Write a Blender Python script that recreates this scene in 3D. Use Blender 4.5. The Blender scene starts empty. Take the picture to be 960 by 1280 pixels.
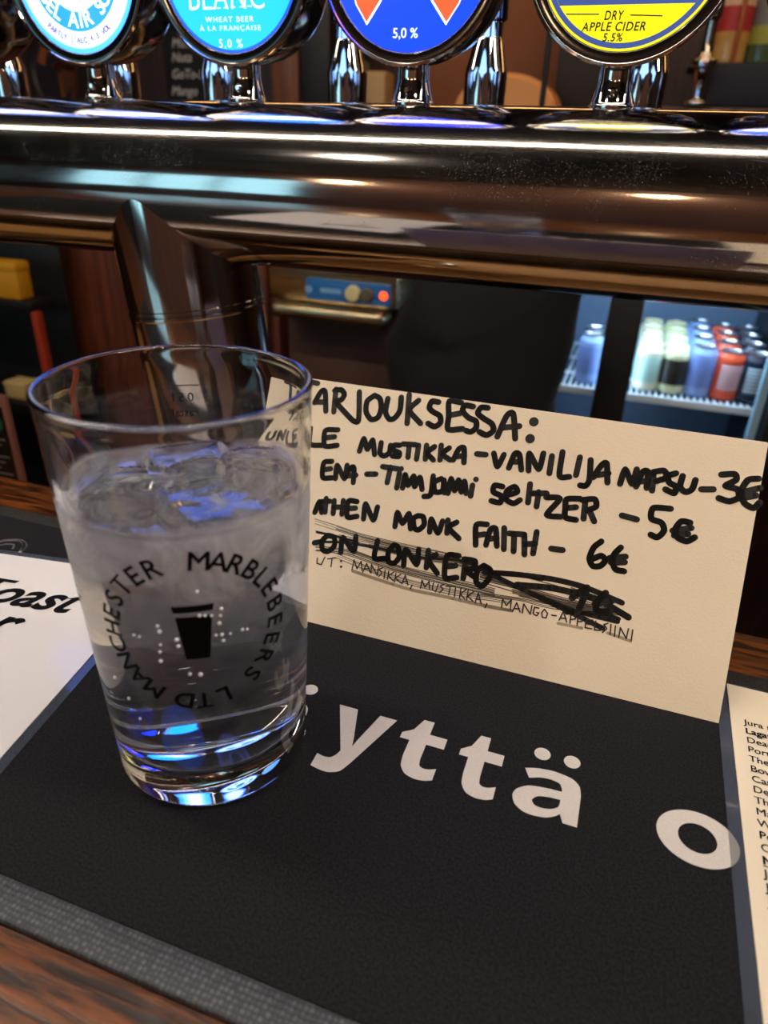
import bpy, bmesh, math, random
from mathutils import Vector, Matrix, noise, geometry

random.seed(7)
S = bpy.context.scene
C = S.collection
D = bpy.data
PI = math.pi

# ------------------------------------------------------------------ camera
CAM = Vector((0.127801, -0.175835, 0.214677))
YAW, PITCH, ROLL, FPX = 0.324686, 0.486180, 0.0341414, 875.32
FW = Vector((-math.sin(YAW)*math.cos(PITCH), math.cos(YAW)*math.cos(PITCH), -math.sin(PITCH)))
_r = FW.cross(Vector((0, 0, 1))).normalized()
_u = _r.cross(FW)
RT = math.cos(ROLL)*_r + math.sin(ROLL)*_u
UP = -math.sin(ROLL)*_r + math.cos(ROLL)*_u
cam = D.cameras.new('camera')
cam.sensor_fit = 'VERTICAL'
cam.sensor_height = 36
cam.sensor_width = 27
cam.lens = FPX/1280*36
cam.clip_start = 0.01
cam.dof.use_dof = True
cam.dof.focus_distance = 0.315
cam.dof.aperture_fstop = 10.0
camo = D.objects.new('camera', cam)
C.objects.link(camo)
m = Matrix.Identity(4)
for i in range(3):
    m[i][0], m[i][1], m[i][2], m[i][3] = RT[i], UP[i], -FW[i], CAM[i]
camo.matrix_world = m
S.camera = camo

# ------------------------------------------------------------------ world, exposure
S.view_settings.view_transform = 'Standard'
S.view_settings.look = 'None'
S.view_settings.gamma = 1
S.view_settings.use_curve_mapping = False
S.view_settings.exposure = 0.0
S.cycles.max_bounces = 20
S.cycles.transmission_bounces = 16
S.cycles.transparent_max_bounces = 24
S.cycles.glossy_bounces = 6
S.cycles.diffuse_bounces = 4
S.cycles.sample_clamp_indirect = 6
S.cycles.blur_glossy = 0.2
w = D.worlds.new('world')
S.world = w
w.use_nodes = True
w.node_tree.nodes['Background'].inputs[0].default_value = (1.0, 0.90, 0.82, 1)
w.node_tree.nodes['Background'].inputs[1].default_value = 0.02
LAMP_BAR = 44.0       # diffuser of the long lamp over the counter
PEND_FILL = 60.0
DOWN_FILL = 230.0
BADGE = 1.0           # back light of the tap badges
FRIDGE = 60.0
WINDOW = 3.0


# ------------------------------------------------------------------ helpers
def ray(px, py):
    return FW + RT*((px-480)/FPX) - UP*((py-640)/FPX)
def at_y(px, py, Y):
    d = ray(px, py)
    return CAM + d*((Y-CAM.y)/d.y)
def at_z(px, py, Z=0.0):
    d = ray(px, py)
    return CAM + d*((Z-CAM.z)/d.z)

def lin(c):
    return tuple((x/255/12.92 if x/255 <= 0.04045 else ((x/255+0.055)/1.055)**2.4) for x in c) + (1,)

def newmat(name):
    mt = D.materials.new(name)
    mt.use_nodes = True
    nt = mt.node_tree
    return mt, nt, nt.nodes, nt.links, nt.nodes['Principled BSDF']

def pmat(name, rgb, rough=0.5, metal=0.0, bump=0, bscale=200, var=0, spec=0.5, coat=0, vscale=None):
    mt, nt, N, L, b = newmat(name)
    col = lin(rgb)
    b.inputs['Base Color'].default_value = col
    b.inputs['Roughness'].default_value = rough
    b.inputs['Metallic'].default_value = metal
    b.inputs['Specular IOR Level'].default_value = spec
    b.inputs['Coat Weight'].default_value = coat
    b.inputs['Coat Roughness'].default_value = 0.06
    tc = N.new('ShaderNodeTexCoord')
    nz = N.new('ShaderNodeTexNoise')
    nz.inputs['Scale'].default_value = vscale or bscale
    nz.inputs['Detail'].default_value = 4
    L.new(tc.outputs['Object'], nz.inputs['Vector'])
    if var:
        mx = N.new('ShaderNodeMix'); mx.data_type = 'RGBA'
        mx.inputs[6].default_value = tuple(x*(1-var) for x in col[:3]) + (1,)
        mx.inputs[7].default_value = tuple(min(1, x*(1+var)) for x in col[:3]) + (1,)
        L.new(nz.outputs['Fac'], mx.inputs[0])
        L.new(mx.outputs[2], b.inputs['Base Color'])
    if bump:
        n2 = N.new('ShaderNodeTexNoise')
        n2.inputs['Scale'].default_value = bscale
        L.new(tc.outputs['Object'], n2.inputs['Vector'])
        bp = N.new('ShaderNodeBump')
        bp.inputs['Strength'].default_value = bump
        bp.inputs['Distance'].default_value = 0.001
        L.new(n2.outputs['Fac'], bp.inputs['Height'])
        L.new(bp.outputs['Normal'], b.inputs['Normal'])
    return mt

def emat(name, rgb, strength, rough=0.15):
    mt, nt, N, L, b = newmat(name)
    b.inputs['Base Color'].default_value = (0.02, 0.02, 0.02, 1)
    b.inputs['Roughness'].default_value = rough
    b.inputs['Emission Color'].default_value = lin(rgb)
    b.inputs['Emission Strength'].default_value = strength
    return mt

def lmat(name, rgb, rough=0.12):
    mt = emat(name, (0, 0, 0), 1.0, rough)
    mt.node_tree.nodes['Principled BSDF'].inputs['Emission Color'].default_value = tuple(c*BADGE for c in rgb)+(1,)
    return mt

def woodmat(name, dark, light, stretch, scale, rough=0.35, coat=0.3, bump=0.2, ramp=(0.38, 0.72)):
    mt, nt, N, L, b = newmat(name)
    tc = N.new('ShaderNodeTexCoord')
    mp = N.new('ShaderNodeMapping')
    mp.inputs['Scale'].default_value = stretch
    L.new(tc.outputs['Object'], mp.inputs['Vector'])
    nz = N.new('ShaderNodeTexNoise')
    nz.inputs['Scale'].default_value = scale
    nz.inputs['Detail'].default_value = 8
    nz.inputs['Roughness'].default_value = 0.65
    nz.inputs['Distortion'].default_value = 0.5
    L.new(mp.outputs['Vector'], nz.inputs['Vector'])
    cr = N.new('ShaderNodeValToRGB')
    cr.color_ramp.elements[0].position = ramp[0]
    cr.color_ramp.elements[0].color = lin(dark)
    cr.color_ramp.elements[1].position = ramp[1]
    cr.color_ramp.elements[1].color = lin(light)
    L.new(nz.outputs['Fac'], cr.inputs['Fac'])
    L.new(cr.outputs['Color'], b.inputs['Base Color'])
    b.inputs['Roughness'].default_value = rough
    b.inputs['Coat Weight'].default_value = coat
    b.inputs['Coat Roughness'].default_value = 0.12
    bp = N.new('ShaderNodeBump')
    bp.inputs['Strength'].default_value = bump
    bp.inputs['Distance'].default_value = 0.0006
    L.new(nz.outputs['Fac'], bp.inputs['Height'])
    L.new(bp.outputs['Normal'], b.inputs['Normal'])
    return mt

def mesh_from(bm, name, mats, smooth=35):
    bm.normal_update()
    if smooth:
        lim = math.radians(smooth)
        for f in bm.faces:
            f.smooth = True
        for e in bm.edges:
            if len(e.link_faces) == 2:
                e.smooth = e.calc_face_angle(0) < lim
    me = D.meshes.new(name)
    bm.to_mesh(me)
    bm.free()
    for k in (mats if isinstance(mats, (list, tuple)) else [mats]):
        me.materials.append(k)
    return me

def obj(name, bm, mats, parent=None, loc=None, smooth=35):
    o = D.objects.new(name, mesh_from(bm, name, mats, smooth))
    C.objects.link(o)
    if parent is not None:
        o.parent = parent
    if loc is not None:
        o.location = loc
    return o

def tag(o, label, cat, group=None, kind='thing'):
    o['label'] = label
    o['category'] = cat
    o['kind'] = kind
    if group:
        o['group'] = group
    return o

def thing(name, label, cat, loc=(0, 0, 0), group=None, rot=(0, 0, 0)):
    o = D.objects.new(name, None)
    o.empty_display_size = 0.01
    C.objects.link(o)
    o.location = loc
    o.rotation_euler = rot
    return tag(o, label, cat, group)

def struct(name, bm, mats):
    o = obj(name, bm, mats)
    o['kind'] = 'structure'
    return o

def copy_tree(o, parent=None):
    c = o.copy()
    C.objects.link(c)
    if parent is not None:
        c.parent = parent
    for ch in list(o.children):
        copy_tree(ch, c)
    return c

def box(bm, lo, hi, bevel=0, seg=2):
    cx = [(a+b)/2 for a, b in zip(lo, hi)]
    r = bmesh.ops.create_cube(bm, size=1, matrix=Matrix.Translation(cx) @ Matrix.Diagonal([b-a for a, b in zip(lo, hi)] + [1]))
    if bevel:
        es = list({e for v in r['verts'] for e in v.link_edges})
        bmesh.ops.bevel(bm, geom=es, offset=bevel, segments=seg, affect='EDGES', profile=0.5)
    return bm

def bbox(lo, hi, bevel=0, seg=2):
    return box(bmesh.new(), lo, hi, bevel, seg)

def lathe(prof, seg=64, bm=None, mtx=None, mi=0):
    """prof: list of (r, z); r == 0 closes on the axis"""
    bm = bm or bmesh.new()
    rings = []
    for r, z in prof:
        if r <= 1e-9:
            rings.append([bm.verts.new((0, 0, z))])
        else:
            rings.append([bm.verts.new((r*math.cos(2*PI*k/seg), r*math.sin(2*PI*k/seg), z)) for k in range(seg)])
    for a, b in zip(rings[:-1], rings[1:]):
        for k in range(seg):
            k2 = (k+1) % seg
            if len(a) == 1 and len(b) == 1:
                continue
            if len(a) == 1:
                f = bm.faces.new((a[0], b[k2], b[k]))
            elif len(b) == 1:
                f = bm.faces.new((a[k], a[k2], b[0]))
            else:
                f = bm.faces.new((a[k], a[k2], b[k2], b[k]))
            f.material_index = mi
    if mtx is not None:
        bmesh.ops.transform(bm, matrix=mtx, verts=[v for rg in rings for v in rg])
    return bm

def rounded(prof, rad, n=4):
    """round the inner corners of a (r, z) polyline"""
    out = [prof[0]]
    for a, b, c in zip(prof[:-2], prof[1:-1], prof[2:]):
        A, B, Cc = Vector(a), Vector(b), Vector(c)
        d1, d2 = (A-B), (Cc-B)
        t = min(rad, d1.length*0.45, d2.length*0.45)
        p, q = B+d1.normalized()*t, B+d2.normalized()*t
        for k in range(n+1):
            s = k/n
            v = p*(1-s)**2 + B*2*s*(1-s) + q*s*s
            out.append((v.x, v.y))
    out.append(prof[-1])
    return out

def prism(poly, axis_lo, axis_hi, to3):
    """extrude the 2D outline poly between two depths; to3(u, v, d) -> point"""
    bm = bmesh.new()
    a = [bm.verts.new(to3(u, v, axis_lo)) for u, v in poly]
    b = [bm.verts.new(to3(u, v, axis_hi)) for u, v in poly]
    n = len(poly)
    bm.faces.new(a)
    bm.faces.new(list(reversed(b)))
    for k in range(n):
        bm.faces.new((a[k], b[k], b[(k+1) % n], a[(k+1) % n]))
    bmesh.ops.recalc_face_normals(bm, faces=bm.faces)
    return bm

# ---- lettering
_tc = {}
def glyphs(body, bold=0.0, shear=0.0, spacing=1.0):
    """outline mesh of a word at size 1: (verts, faces, x0, y0, x1, y1)"""
    key = (body, bold, shear, spacing)
    if key not in _tc:
        cu = D.curves.new('lettering', 'FONT')
        cu.body = body
        cu.size = 1
        cu.shear = shear
        cu.space_character = spacing
        cu.resolution_u = 4
        o = D.objects.new('lettering', cu)
        C.objects.link(o)
        dg = bpy.context.evaluated_depsgraph_get()
        me = o.evaluated_get(dg).to_mesh()
        vs = [(v.co.x, v.co.y) for v in me.vertices]
        fs = [tuple(p.vertices) for p in me.polygons]
        o.evaluated_get(dg).to_mesh_clear()
        D.objects.remove(o)
        D.curves.remove(cu)
        if bold:                                # heavier weight: push the outline outwards
            edges = {}
            for f in fs:
                ar = sum(vs[i][0]*vs[j][1]-vs[j][0]*vs[i][1] for i, j in zip(f, f[1:]+f[:1]))
                for i, j in zip(f, f[1:]+f[:1]):
                    k = (min(i, j), max(i, j))
                    edges.setdefault(k, []).append((i, j) if ar > 0 else (j, i))
            nr = [[] for _ in vs]
            for k, e in edges.items():
                if len(e) == 1:
                    i, j = e[0]
                    d = Vector(vs[j])-Vector(vs[i])
                    if d.length > 1e-7:
                        n = Vector((d.y, -d.x)).normalized()
                        nr[i].append(n); nr[j].append(n)
            for i, ns in enumerate(nr):
                if ns:
                    n = sum(ns, Vector((0, 0)))/len(ns)
                    q = max(n.length_squared, 0.35)
                    vs[i] = (vs[i][0]+n.x/q*bold, vs[i][1]+n.y/q*bold)
        xs = [v[0] for v in vs] or [0]
        ys = [v[1] for v in vs] or [0]
        _tc[key] = (vs, fs, min(xs), min(ys), max(xs), max(ys))
    return _tc[key]

def put(bm, g, fn):
    vs, fs = g[0], g[1]
    V = [bm.verts.new(fn(x, y)) for x, y in vs]
    for f in fs:
        try:
            bm.faces.new([V[i] for i in f])
        except ValueError:
            pass

def fit_text(bm, body, x0, y0, x1, y1, to3, bold=0.0, shear=0.0, spacing=1.0):
    g = glyphs(body, bold, shear, spacing)
    sx = (x1-x0)/(g[4]-g[2])
    sy = (y1-y0)/(g[5]-g[3])
    put(bm, g, lambda x, y: to3(x0+(x-g[2])*sx, y0+(y-g[3])*sy))

def center_text(bm, body, cx, cy, cap, to3, bold=0.0, shear=0.0, spacing=1.0, width=None):
    g = glyphs(body, bold, shear, spacing)
    s = cap/0.727
    sx = width/(g[4]-g[2]) if width else s
    mx = (g[2]+g[4])/2
    put(bm, g, lambda x, y: to3(cx+(x-mx)*sx, cy+(y-0.3635)*s))

def left_text(bm, body, x, y, size, to3, bold=0.0, shear=0.0, spacing=1.0):
    g = glyphs(body, bold, shear, spacing)
    put(bm, g, lambda a, b: to3(x+a*size, y+b*size))

def arc_text(bm, items, rad, cap, to3, bold=0.03, inward=False, squash=1.0):
    """items: (char, angle clockwise from the top in radians)"""
    for ch, a in items:
        g = glyphs(ch, bold)
        s = cap/0.727
        mx = (g[2]+g[4])/2
        def fn(x, y, a=a, mx=mx):
            lx, ly = (x-mx)*s*squash, (y-0.3635)*s
            if inward:                      # heads point to the centre
                r = rad - ly
                return to3(r*math.sin(a)-lx*math.cos(a), r*math.cos(a)+lx*math.sin(a))
            r = rad + ly
            return to3(r*math.sin(a)+lx*math.cos(a), r*math.cos(a)-lx*math.sin(a))
        put(bm, g, fn)

def smooth_line(pts, n=5):
    if len(pts) < 3:
        return [Vector(p) for p in pts]
    P = [Vector(p) for p in pts]
    P = [P[0]*2-P[1]] + P + [P[-1]*2-P[-2]]
    out = []
    for i in range(1, len(P)-2):
        for k in range(n):
            t = k/n
            a, b, c, d = P[i-1], P[i], P[i+1], P[i+2]
            cr = 0.5*((2*b)+(c-a)*t+(2*a-5*b+4*c-d)*t*t+(3*b-a-3*c+d)*t**3)
            out.append(cr*0.75 + (b*(1-t)+c*t)*0.25)
    out.append(P[-2])
    return out

def ribbon(bm, pts, wd, to3, caps=True, curve=True):
    L = smooth_line(pts) if curve else [Vector(p) for p in pts]
    h = wd/2
    for a, b in zip(L[:-1], L[1:]):
        d = b-a
        if d.length < 1e-9:
            continue
        nrm = Vector((-d.y, d.x)).normalized()*h
        bm.faces.new([bm.verts.new(to3(*p)) for p in (a-nrm, b-nrm, b+nrm, a+nrm)])
    for p in (L if caps else []):
        bm.faces.new([bm.verts.new(to3(p.x+h*math.cos(k*PI/5), p.y+h*math.sin(k*PI/5))) for k in range(10)])

def disc2(bm, cx, cy, r, to3, seg=16, r2=None):
    bm.faces.new([bm.verts.new(to3(cx+r*math.cos(2*PI*k/seg), cy+(r2 or r)*math.sin(2*PI*k/seg))) for k in range(seg)])

def ring2(bm, r0, r1, to3, seg=96):
    for k in range(seg):
        a, b = 2*PI*k/seg, 2*PI*(k+1)/seg
        bm.faces.new([bm.verts.new(to3(r*math.cos(t), r*math.sin(t))) for r, t in ((r0, a), (r1, a), (r1, b), (r0, b))])

# ------------------------------------------------------------------ materials
M = {}
def steel(name, rgb, rough, stretch, dust=0.0, bump=0.05):
    mt, nt, N, L, b = newmat(name)
    b.inputs['Metallic'].default_value = 1
    tc = N.new('ShaderNodeTexCoord')
    mp = N.new('ShaderNodeMapping')
    mp.inputs['Scale'].default_value = stretch
    L.new(tc.outputs['Object'], mp.inputs['Vector'])
    nz = N.new('ShaderNodeTexNoise')
    nz.inputs['Scale'].default_value = 1
    nz.inputs['Detail'].default_value = 6
    L.new(mp.outputs['Vector'], nz.inputs['Vector'])
    mr = N.new('ShaderNodeMapRange')
    mr.inputs['To Min'].default_value = rough*0.6
    mr.inputs['To Max'].default_value = rough*1.5
    L.new(nz.outputs['Fac'], mr.inputs['Value'])
    L.new(mr.outputs['Result'], b.inputs['Roughness'])
    b.inputs['Base Color'].default_value = lin(rgb)
    bp = N.new('ShaderNodeBump')
    bp.inputs['Strength'].default_value = bump
    bp.inputs['Distance'].default_value = 0.0003
    L.new(nz.outputs['Fac'], bp.inputs['Height'])
    L.new(bp.outputs['Normal'], b.inputs['Normal'])
    if dust:
        vo = N.new('ShaderNodeTexNoise')
        vo.inputs['Scale'].default_value = 1500
        vo.inputs['Detail'].default_value = 2
        L.new(tc.outputs['Object'], vo.inputs['Vector'])
        pa = N.new('ShaderNodeTexNoise')
        pa.inputs['Scale'].default_value = 25
        pa.inputs['Detail'].default_value = 5
        L.new(tc.outputs['Object'], pa.inputs['Vector'])
        ad = N.new('ShaderNodeMath'); ad.operation = 'MULTIPLY_ADD'
        ad.inputs[1].default_value = 0.35
        L.new(pa.outputs['Fac'], ad.inputs[0])
        L.new(vo.outputs['Fac'], ad.inputs[2])
        r2 = N.new('ShaderNodeMapRange')
        r2.inputs['From Min'].default_value = 0.79
        r2.inputs['From Max'].default_value = 0.93
        r2.inputs['To Max'].default_value = dust
        L.new(ad.outputs[0], r2.inputs['Value'])
        df = N.new('ShaderNodeBsdfDiffuse')
        df.inputs['Color'].default_value = (0.5, 0.46, 0.42, 1)
        mx = N.new('ShaderNodeMixShader')
        L.new(r2.outputs['Result'], mx.inputs[0])
        L.new(b.outputs[0], mx.inputs[1])
        L.new(df.outputs[0], mx.inputs[2])
        L.new(mx.outputs[0], N['Material Output'].inputs['Surface'])
    return mt

M['rail'] = steel('brushed_steel', (190, 184, 178), 0.085, (14, 500, 500), dust=0.3)
M['chrome'] = steel('polished_chrome', (214, 212, 210), 0.05, (300, 300, 20), bump=0.01)
M['tube'] = steel('polished_tube', (205, 198, 190), 0.09, (300, 300, 12), bump=0.02)
M['dark_chrome'] = steel('smoked_chrome', (150, 150, 160), 0.09, (60, 60, 60), bump=0.03)
M['bezel'] = pmat('black_gloss', (14, 14, 16), 0.12, coat=0.6)
M['steel'] = steel('catering_steel', (200, 180, 140), 0.28, (8, 200, 200))
M['black'] = pmat('black_plastic', (9, 9, 10), 0.5)
M['ink'] = pmat('marker_ink', (8, 7, 7), 0.45)
M['dry_ink'] = pmat('dry_marker_ink', (88, 78, 66), 0.8)
M['smear'] = pmat('smeared_ink', (168, 150, 126), 0.9)
M['thin_ink'] = pmat('pen_ink', (38, 32, 30), 0.7)
M['print'] = pmat('black_print', (4, 4, 5), 0.6, spec=0.15)
M['card'] = pmat('cream_card', (230, 214, 190), 0.75, bump=0.15, bscale=900, var=0.03, vscale=30)
M['paper'] = pmat('white_paper', (236, 234, 230), 0.6, coat=0.85)
M['cream_paper'] = pmat('cream_paper', (238, 226, 200), 0.6, coat=0.5)
M['wood_wall'] = woodmat('dark_panel_wood', (26, 13, 9), (74, 38, 24), (14, 14, 0.7), 6, 0.5, 0.1)
M['wood_red'] = woodmat('reddish_panel_wood', (70, 30, 17), (128, 64, 38), (22, 22, 0.6), 6, 0.55, 0.05)
M['wood_bar'] = woodmat('varnished_bar_wood', (34, 15, 6), (164, 90, 31), (5, 60, 40), 4.5, 0.3, 0.5, 0.35, (0.42, 0.78))
M['floor'] = woodmat('floor_boards', (30, 18, 12), (70, 42, 26), (1, 12, 1), 4, 0.45, 0.1)
M['ceil'] = pmat('dark_ceiling_paint', (40, 30, 26), 0.9)
M['plaster'] = pmat('dim_rose_plaster', (128, 98, 92), 0.85, var=0.3, vscale=3)
M['brown_plaster'] = pmat('brown_plaster', (134, 84, 56), 0.85, var=0.2, vscale=3)
M['white_ink'] = pmat('white_chalk', (205, 205, 205), 0.9)

def fabric():
    mt, nt, N, L, b = newmat('black_mat_fabric')
    tc = N.new('ShaderNodeTexCoord')
    nz = N.new('ShaderNodeTexNoise')
    nz.inputs['Scale'].default_value = 1100
    nz.inputs['Detail'].default_value = 2
    L.new(tc.outputs['Object'], nz.inputs['Vector'])
    cr = N.new('ShaderNodeValToRGB')
    cr.color_ramp.elements[0].position = 0.35
    cr.color_ramp.elements[0].color = lin((5, 5, 7))
    cr.color_ramp.elements[1].position = 0.75
    cr.color_ramp.elements[1].color = lin((34, 34, 39))
    L.new(nz.outputs['Fac'], cr.inputs['Fac'])
    L.new(cr.outputs['Color'], b.inputs['Base Color'])
    b.inputs['Roughness'].default_value = 0.85
    b.inputs['Specular IOR Level'].default_value = 0.25
    bp = N.new('ShaderNodeBump')
    bp.inputs['Strength'].default_value = 0.6
    bp.inputs['Distance'].default_value = 0.0004
    L.new(nz.outputs['Fac'], bp.inputs['Height'])
    L.new(bp.outputs['Normal'], b.inputs['Normal'])
    return mt
M['fabric'] = fabric()

def rubber(name, hi, lo, rough):
    mt, nt, N, L, b = newmat(name)
    tc = N.new('ShaderNodeTexCoord')
    vo = N.new('ShaderNodeTexVoronoi')
    vo.inputs['Scale'].default_value = 560
    vo.inputs['Randomness'].default_value = 0.25
    L.new(tc.outputs['Object'], vo.inputs['Vector'])
    cr = N.new('ShaderNodeValToRGB')
    cr.color_ramp.elements[0].color = lin(hi)
    cr.color_ramp.elements[0].position = 0.1
    cr.color_ramp.elements[1].color = lin(lo)
    cr.color_ramp.elements[1].position = 0.6
    L.new(vo.outputs['Distance'], cr.inputs['Fac'])
    L.new(cr.outputs['Color'], b.inputs['Base Color'])
    b.inputs['Roughness'].default_value = rough
    bp = N.new('ShaderNodeBump')
    bp.invert = True
    bp.inputs['Strength'].default_value = 0.8
    bp.inputs['Distance'].default_value = 0.0006
    L.new(vo.outputs['Distance'], bp.inputs['Height'])
    L.new(bp.outputs['Normal'], b.inputs['Normal'])
    return mt
M['rubber'] = rubber('dotted_rubber', (112, 118, 124), (44, 47, 52), 0.5)
M['rubber_dark'] = rubber('dark_brown_rubber', (62, 54, 46), (18, 16, 15), 0.8)  # rear edge strip, darker and browner than the front one
M['mat_print'] = pmat('white_mat_print', (214, 208, 200), 0.85, bump=0.5, bscale=1500, var=0.12, vscale=1500)

# ------------------------------------------------------------------ room shell
XL, XR, YF, YB, ZF, ZC = -3.2, 3.0, -2.9, 1.75, -1.1, 1.55
T = 0.1
struct('floor', bbox((XL-T, YF-T, ZF-T), (XR+T, YB+T, ZF)), M['floor'])
struct('ceiling', bbox((XL-T, YF-T, ZC), (XR+T, YB+T, ZC+T)), M['ceil'])
struct('wall_back', bbox((XL-T, YB, ZF), (XR+T, YB+T, ZC)), M['wood_wall'])
struct('wall_left', bbox((XL-T, YF, ZF), (XL, YB, ZC)), M['wood_wall'])
struct('wall_right', bbox((XR, YF, ZF), (XR+T, YB, ZC)), M['wood_wall'])
struct('wall_front', bbox((XL-T, YF-T, ZF), (XR+T, YF, ZC)), M['plaster'])
# greenish daylight window in the left half of the front wall
wn = struct('window_1', bbox((-2.95, YF, -0.1), (-1.6, YF+0.02, 1.0)), emat('window_daylight', (150, 205, 225), WINDOW))
bm = bmesh.new()
for lo, hi in (((-3.0, YF, -0.15), (-2.95, YF+0.05, 1.05)), ((-1.6, YF, -0.15), (-1.55, YF+0.05, 1.05)),
               ((-2.95, YF, -0.15), (-1.6, YF+0.05, -0.1)), ((-2.95, YF, 1.0), (-1.6, YF+0.05, 1.05)),
               ((-2.52, YF, -0.1), (-2.48, YF+0.05, 1.0)), ((-2.07, YF, -0.1), (-2.03, YF+0.05, 1.0))):
    box(bm, lo, hi, 0.004)
obj('window_frame', bm, M['wood_wall'], wn)

# long lamp over the counter
lamp = thing('ceiling_lamp', 'long linear lamp hanging above the bar counter', 'lamp', (0.0, 0.02, 1.05))
obj('housing', bbox((-1.7, -0.045, 0.0), (1.7, 0.045, 0.05), 0.008), M['black'], lamp)
obj('diffuser', bbox((-1.68, -0.02, -0.012), (1.68, 0.02, 0.0), 0.004), emat('warm_diffuser', (255, 238, 218), LAMP_BAR), lamp)
for sx in (-1.2, 1.2):
    obj('suspension_rod', lathe([(0, 0.05), (0.005, 0.05), (0.005, 0.5), (0, 0.5)], 10, mtx=Matrix.Translation((sx, 0, 0))), M['black'], lamp)
for k, (x, y, z) in enumerate(((-1.2, -2.45, 0.95), (0.15, -2.5, 1.1), (1.5, -2.45, 1.0))):  # unseen pendants, added to warm the front wall and glint in the rail
    p = thing('added_pendant', ['added globe pendant over the left end of the customer side',
                              'added globe pendant over the middle of the customer side',
                              'added globe pendant over the right end of the customer side'][k], 'lamp', (x, y, z), 'added pendant lamps')
    obj('globe', lathe([(0.06*math.sin(PI*i/12), -0.06*math.cos(PI*i/12)) for i in range(13)], 24), emat('warm_globe', (255, 212, 165), PEND_FILL), p)
    obj('cap', lathe([(0, 0.052), (0.03, 0.052), (0.025, 0.09), (0, 0.09)], 20), M['black'], p)
    obj('cord', lathe([(0, 0.085), (0.004, 0.085), (0.004, ZC-z), (0, ZC-z)], 8), M['black'], p)

for x, l in ((-0.75, 'added downlight brightening the glass, over the left part of the customer side'), (0.95, 'added downlight brightening the glass, over the right part of the customer side')):  # unseen lamps, added to brighten the front of the tumbler
    p = thing('added_downlight', l, 'lamp', (x, -0.95, ZC), 'added downlights')
    obj('trim_ring', lathe(rounded([(0.05, -0.002), (0.052, -0.010), (0.068, -0.006), (0.070, 0.0), (0.05, 0.0)], 0.002), 32), M['steel'], p)
    obj('lens', lathe([(0.05, -0.004), (0, -0.004)], 32), emat('fill_lens', (255, 240, 225), DOWN_FILL), p)

# ------------------------------------------------------------------ bar counter
bar = thing('bar_counter', 'dark varnished wooden bar counter under the black bar mat', 'counter', (0, 0, -0.004))
obj('worktop', bbox((-1.6, -0.42, -0.045), (1.6, 0.166, 0.0), 0.006), M['wood_bar'], bar)
obj('front_panel', bbox((-1.6, -0.34, -1.096), (1.6, -0.30, -0.044)), M['wood_wall'], bar)
obj('back_panel', bbox((-1.6, 0.12, -1.096), (1.6, 0.15, -0.044)), M['black'], bar)
sw = thing('service_worktop', 'low dark service worktop behind the bar counter carrying the beer rail pillar', 'worktop', (0, 0.17, ZF))
obj('worktop', bbox((-1.6, 0.0, 0.76), (1.6, 0.40, 0.80), 0.004), pmat('oak_worktop', (190, 140, 80), 0.4), sw)
obj('side_panel', bbox((-1.6, 0.0, 0.0), (-1.57, 0.38, 0.76), 0.003), M['black'], sw)
obj('side_panel', bbox((1.57, 0.0, 0.0), (1.6, 0.38, 0.76), 0.003), M['black'], sw)

# ------------------------------------------------------------------ bar mat with lettering
matt = thing('bar_mat', 'black bar runner mat with white lettering and rubber edges, lying on the counter', 'bar mat', (0, 0, 0))
def slab(x0, y0, x1, y1, z0, z1, bev):
    return bbox((x0, y0, z0), (x1, y1, z1), bev)
obj('fabric_top', slab(-0.62, -0.077, 0.62, 0.1125, -0.0035, 0.0, 0.0008), M['fabric'], matt)
obj('rubber_edge', slab(-0.63, -0.0885, 0.63, -0.0755, -0.0039, -0.0008, 0.0006), M['rubber'], matt)
obj('rubber_edge', slab(-0.63, 0.1115, 0.63, 0.1235, -0.0039, -0.0008, 0.0006), M['rubber_dark'], matt)
bm = bmesh.new()
zt = lambda x, y: (x, y, 0.0002)
def outline(segs):
    out = []
    for sg in segs:
        for p in (smooth_line(sg, 6) if len(sg) > 2 else [Vector(q) for q in sg]):
            if not out or (out[-1]-p).length > 1e-4:
                out.append(p)
    return out
LA = [[(1, 0), (1, 0.64)], [(1, .64), (.96, .83), (.83, .95), (.56, 1.0), (.30, .97), (.10, .90)], [(.10, .90), (.19, .71)],
      [(.19, .71), (.36, .785), (.52, .805), (.66, .77), (.71, .66), (.71, .61)], [(.71, .61), (.50, .60), (.22, .55), (.05, .42), (0, .27), (.06, .10), (.20, 0), (.36, -.02), (.54, .01), (.66, .08), (.735, .16)],
      [(.735, .16), (.79, 0)]]
LAH = [[(.71, .44), (.56, .43), (.38, .385), (.30, .28), (.35, .19), (.46, .17), (.60, .205), (.69, .28), (.71, .36), (.71, .44)]]
LT = [[(.36, 1), (.60, 1)], [(.60, .765), (1, .765)], [(1, .58), (.60, .58)], [(.60, .31), (.63, .215), (.73, .185), (.85, .195), (.99, .235)],
      [(.99, .045), (.84, .005), (.62, -.01), (.40, .03), (.26, .14), (.22, .30)], [(.22, .58), (0, .58)], [(0, .68), (.22, .78)]]
LY = [[(0, 1), (.32, 1)], [(.485, .56), (.525, .43)], [(.56, .56), (.71, 1)], [(1, 1), (.62, .20)], [(.62, .20), (.53, .06), (.38, 0), (.22, 0), (.08, .02)],
      [(.08, .20), (.20, .185), (.30, .20), (.36, .26), (.39, .33)]]
circle = lambda cx, cy, rx, ry: [Vector((cx+rx*math.cos(2*PI*k/48), cy+ry*math.sin(2*PI*k/48))) for k in range(48)]
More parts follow.
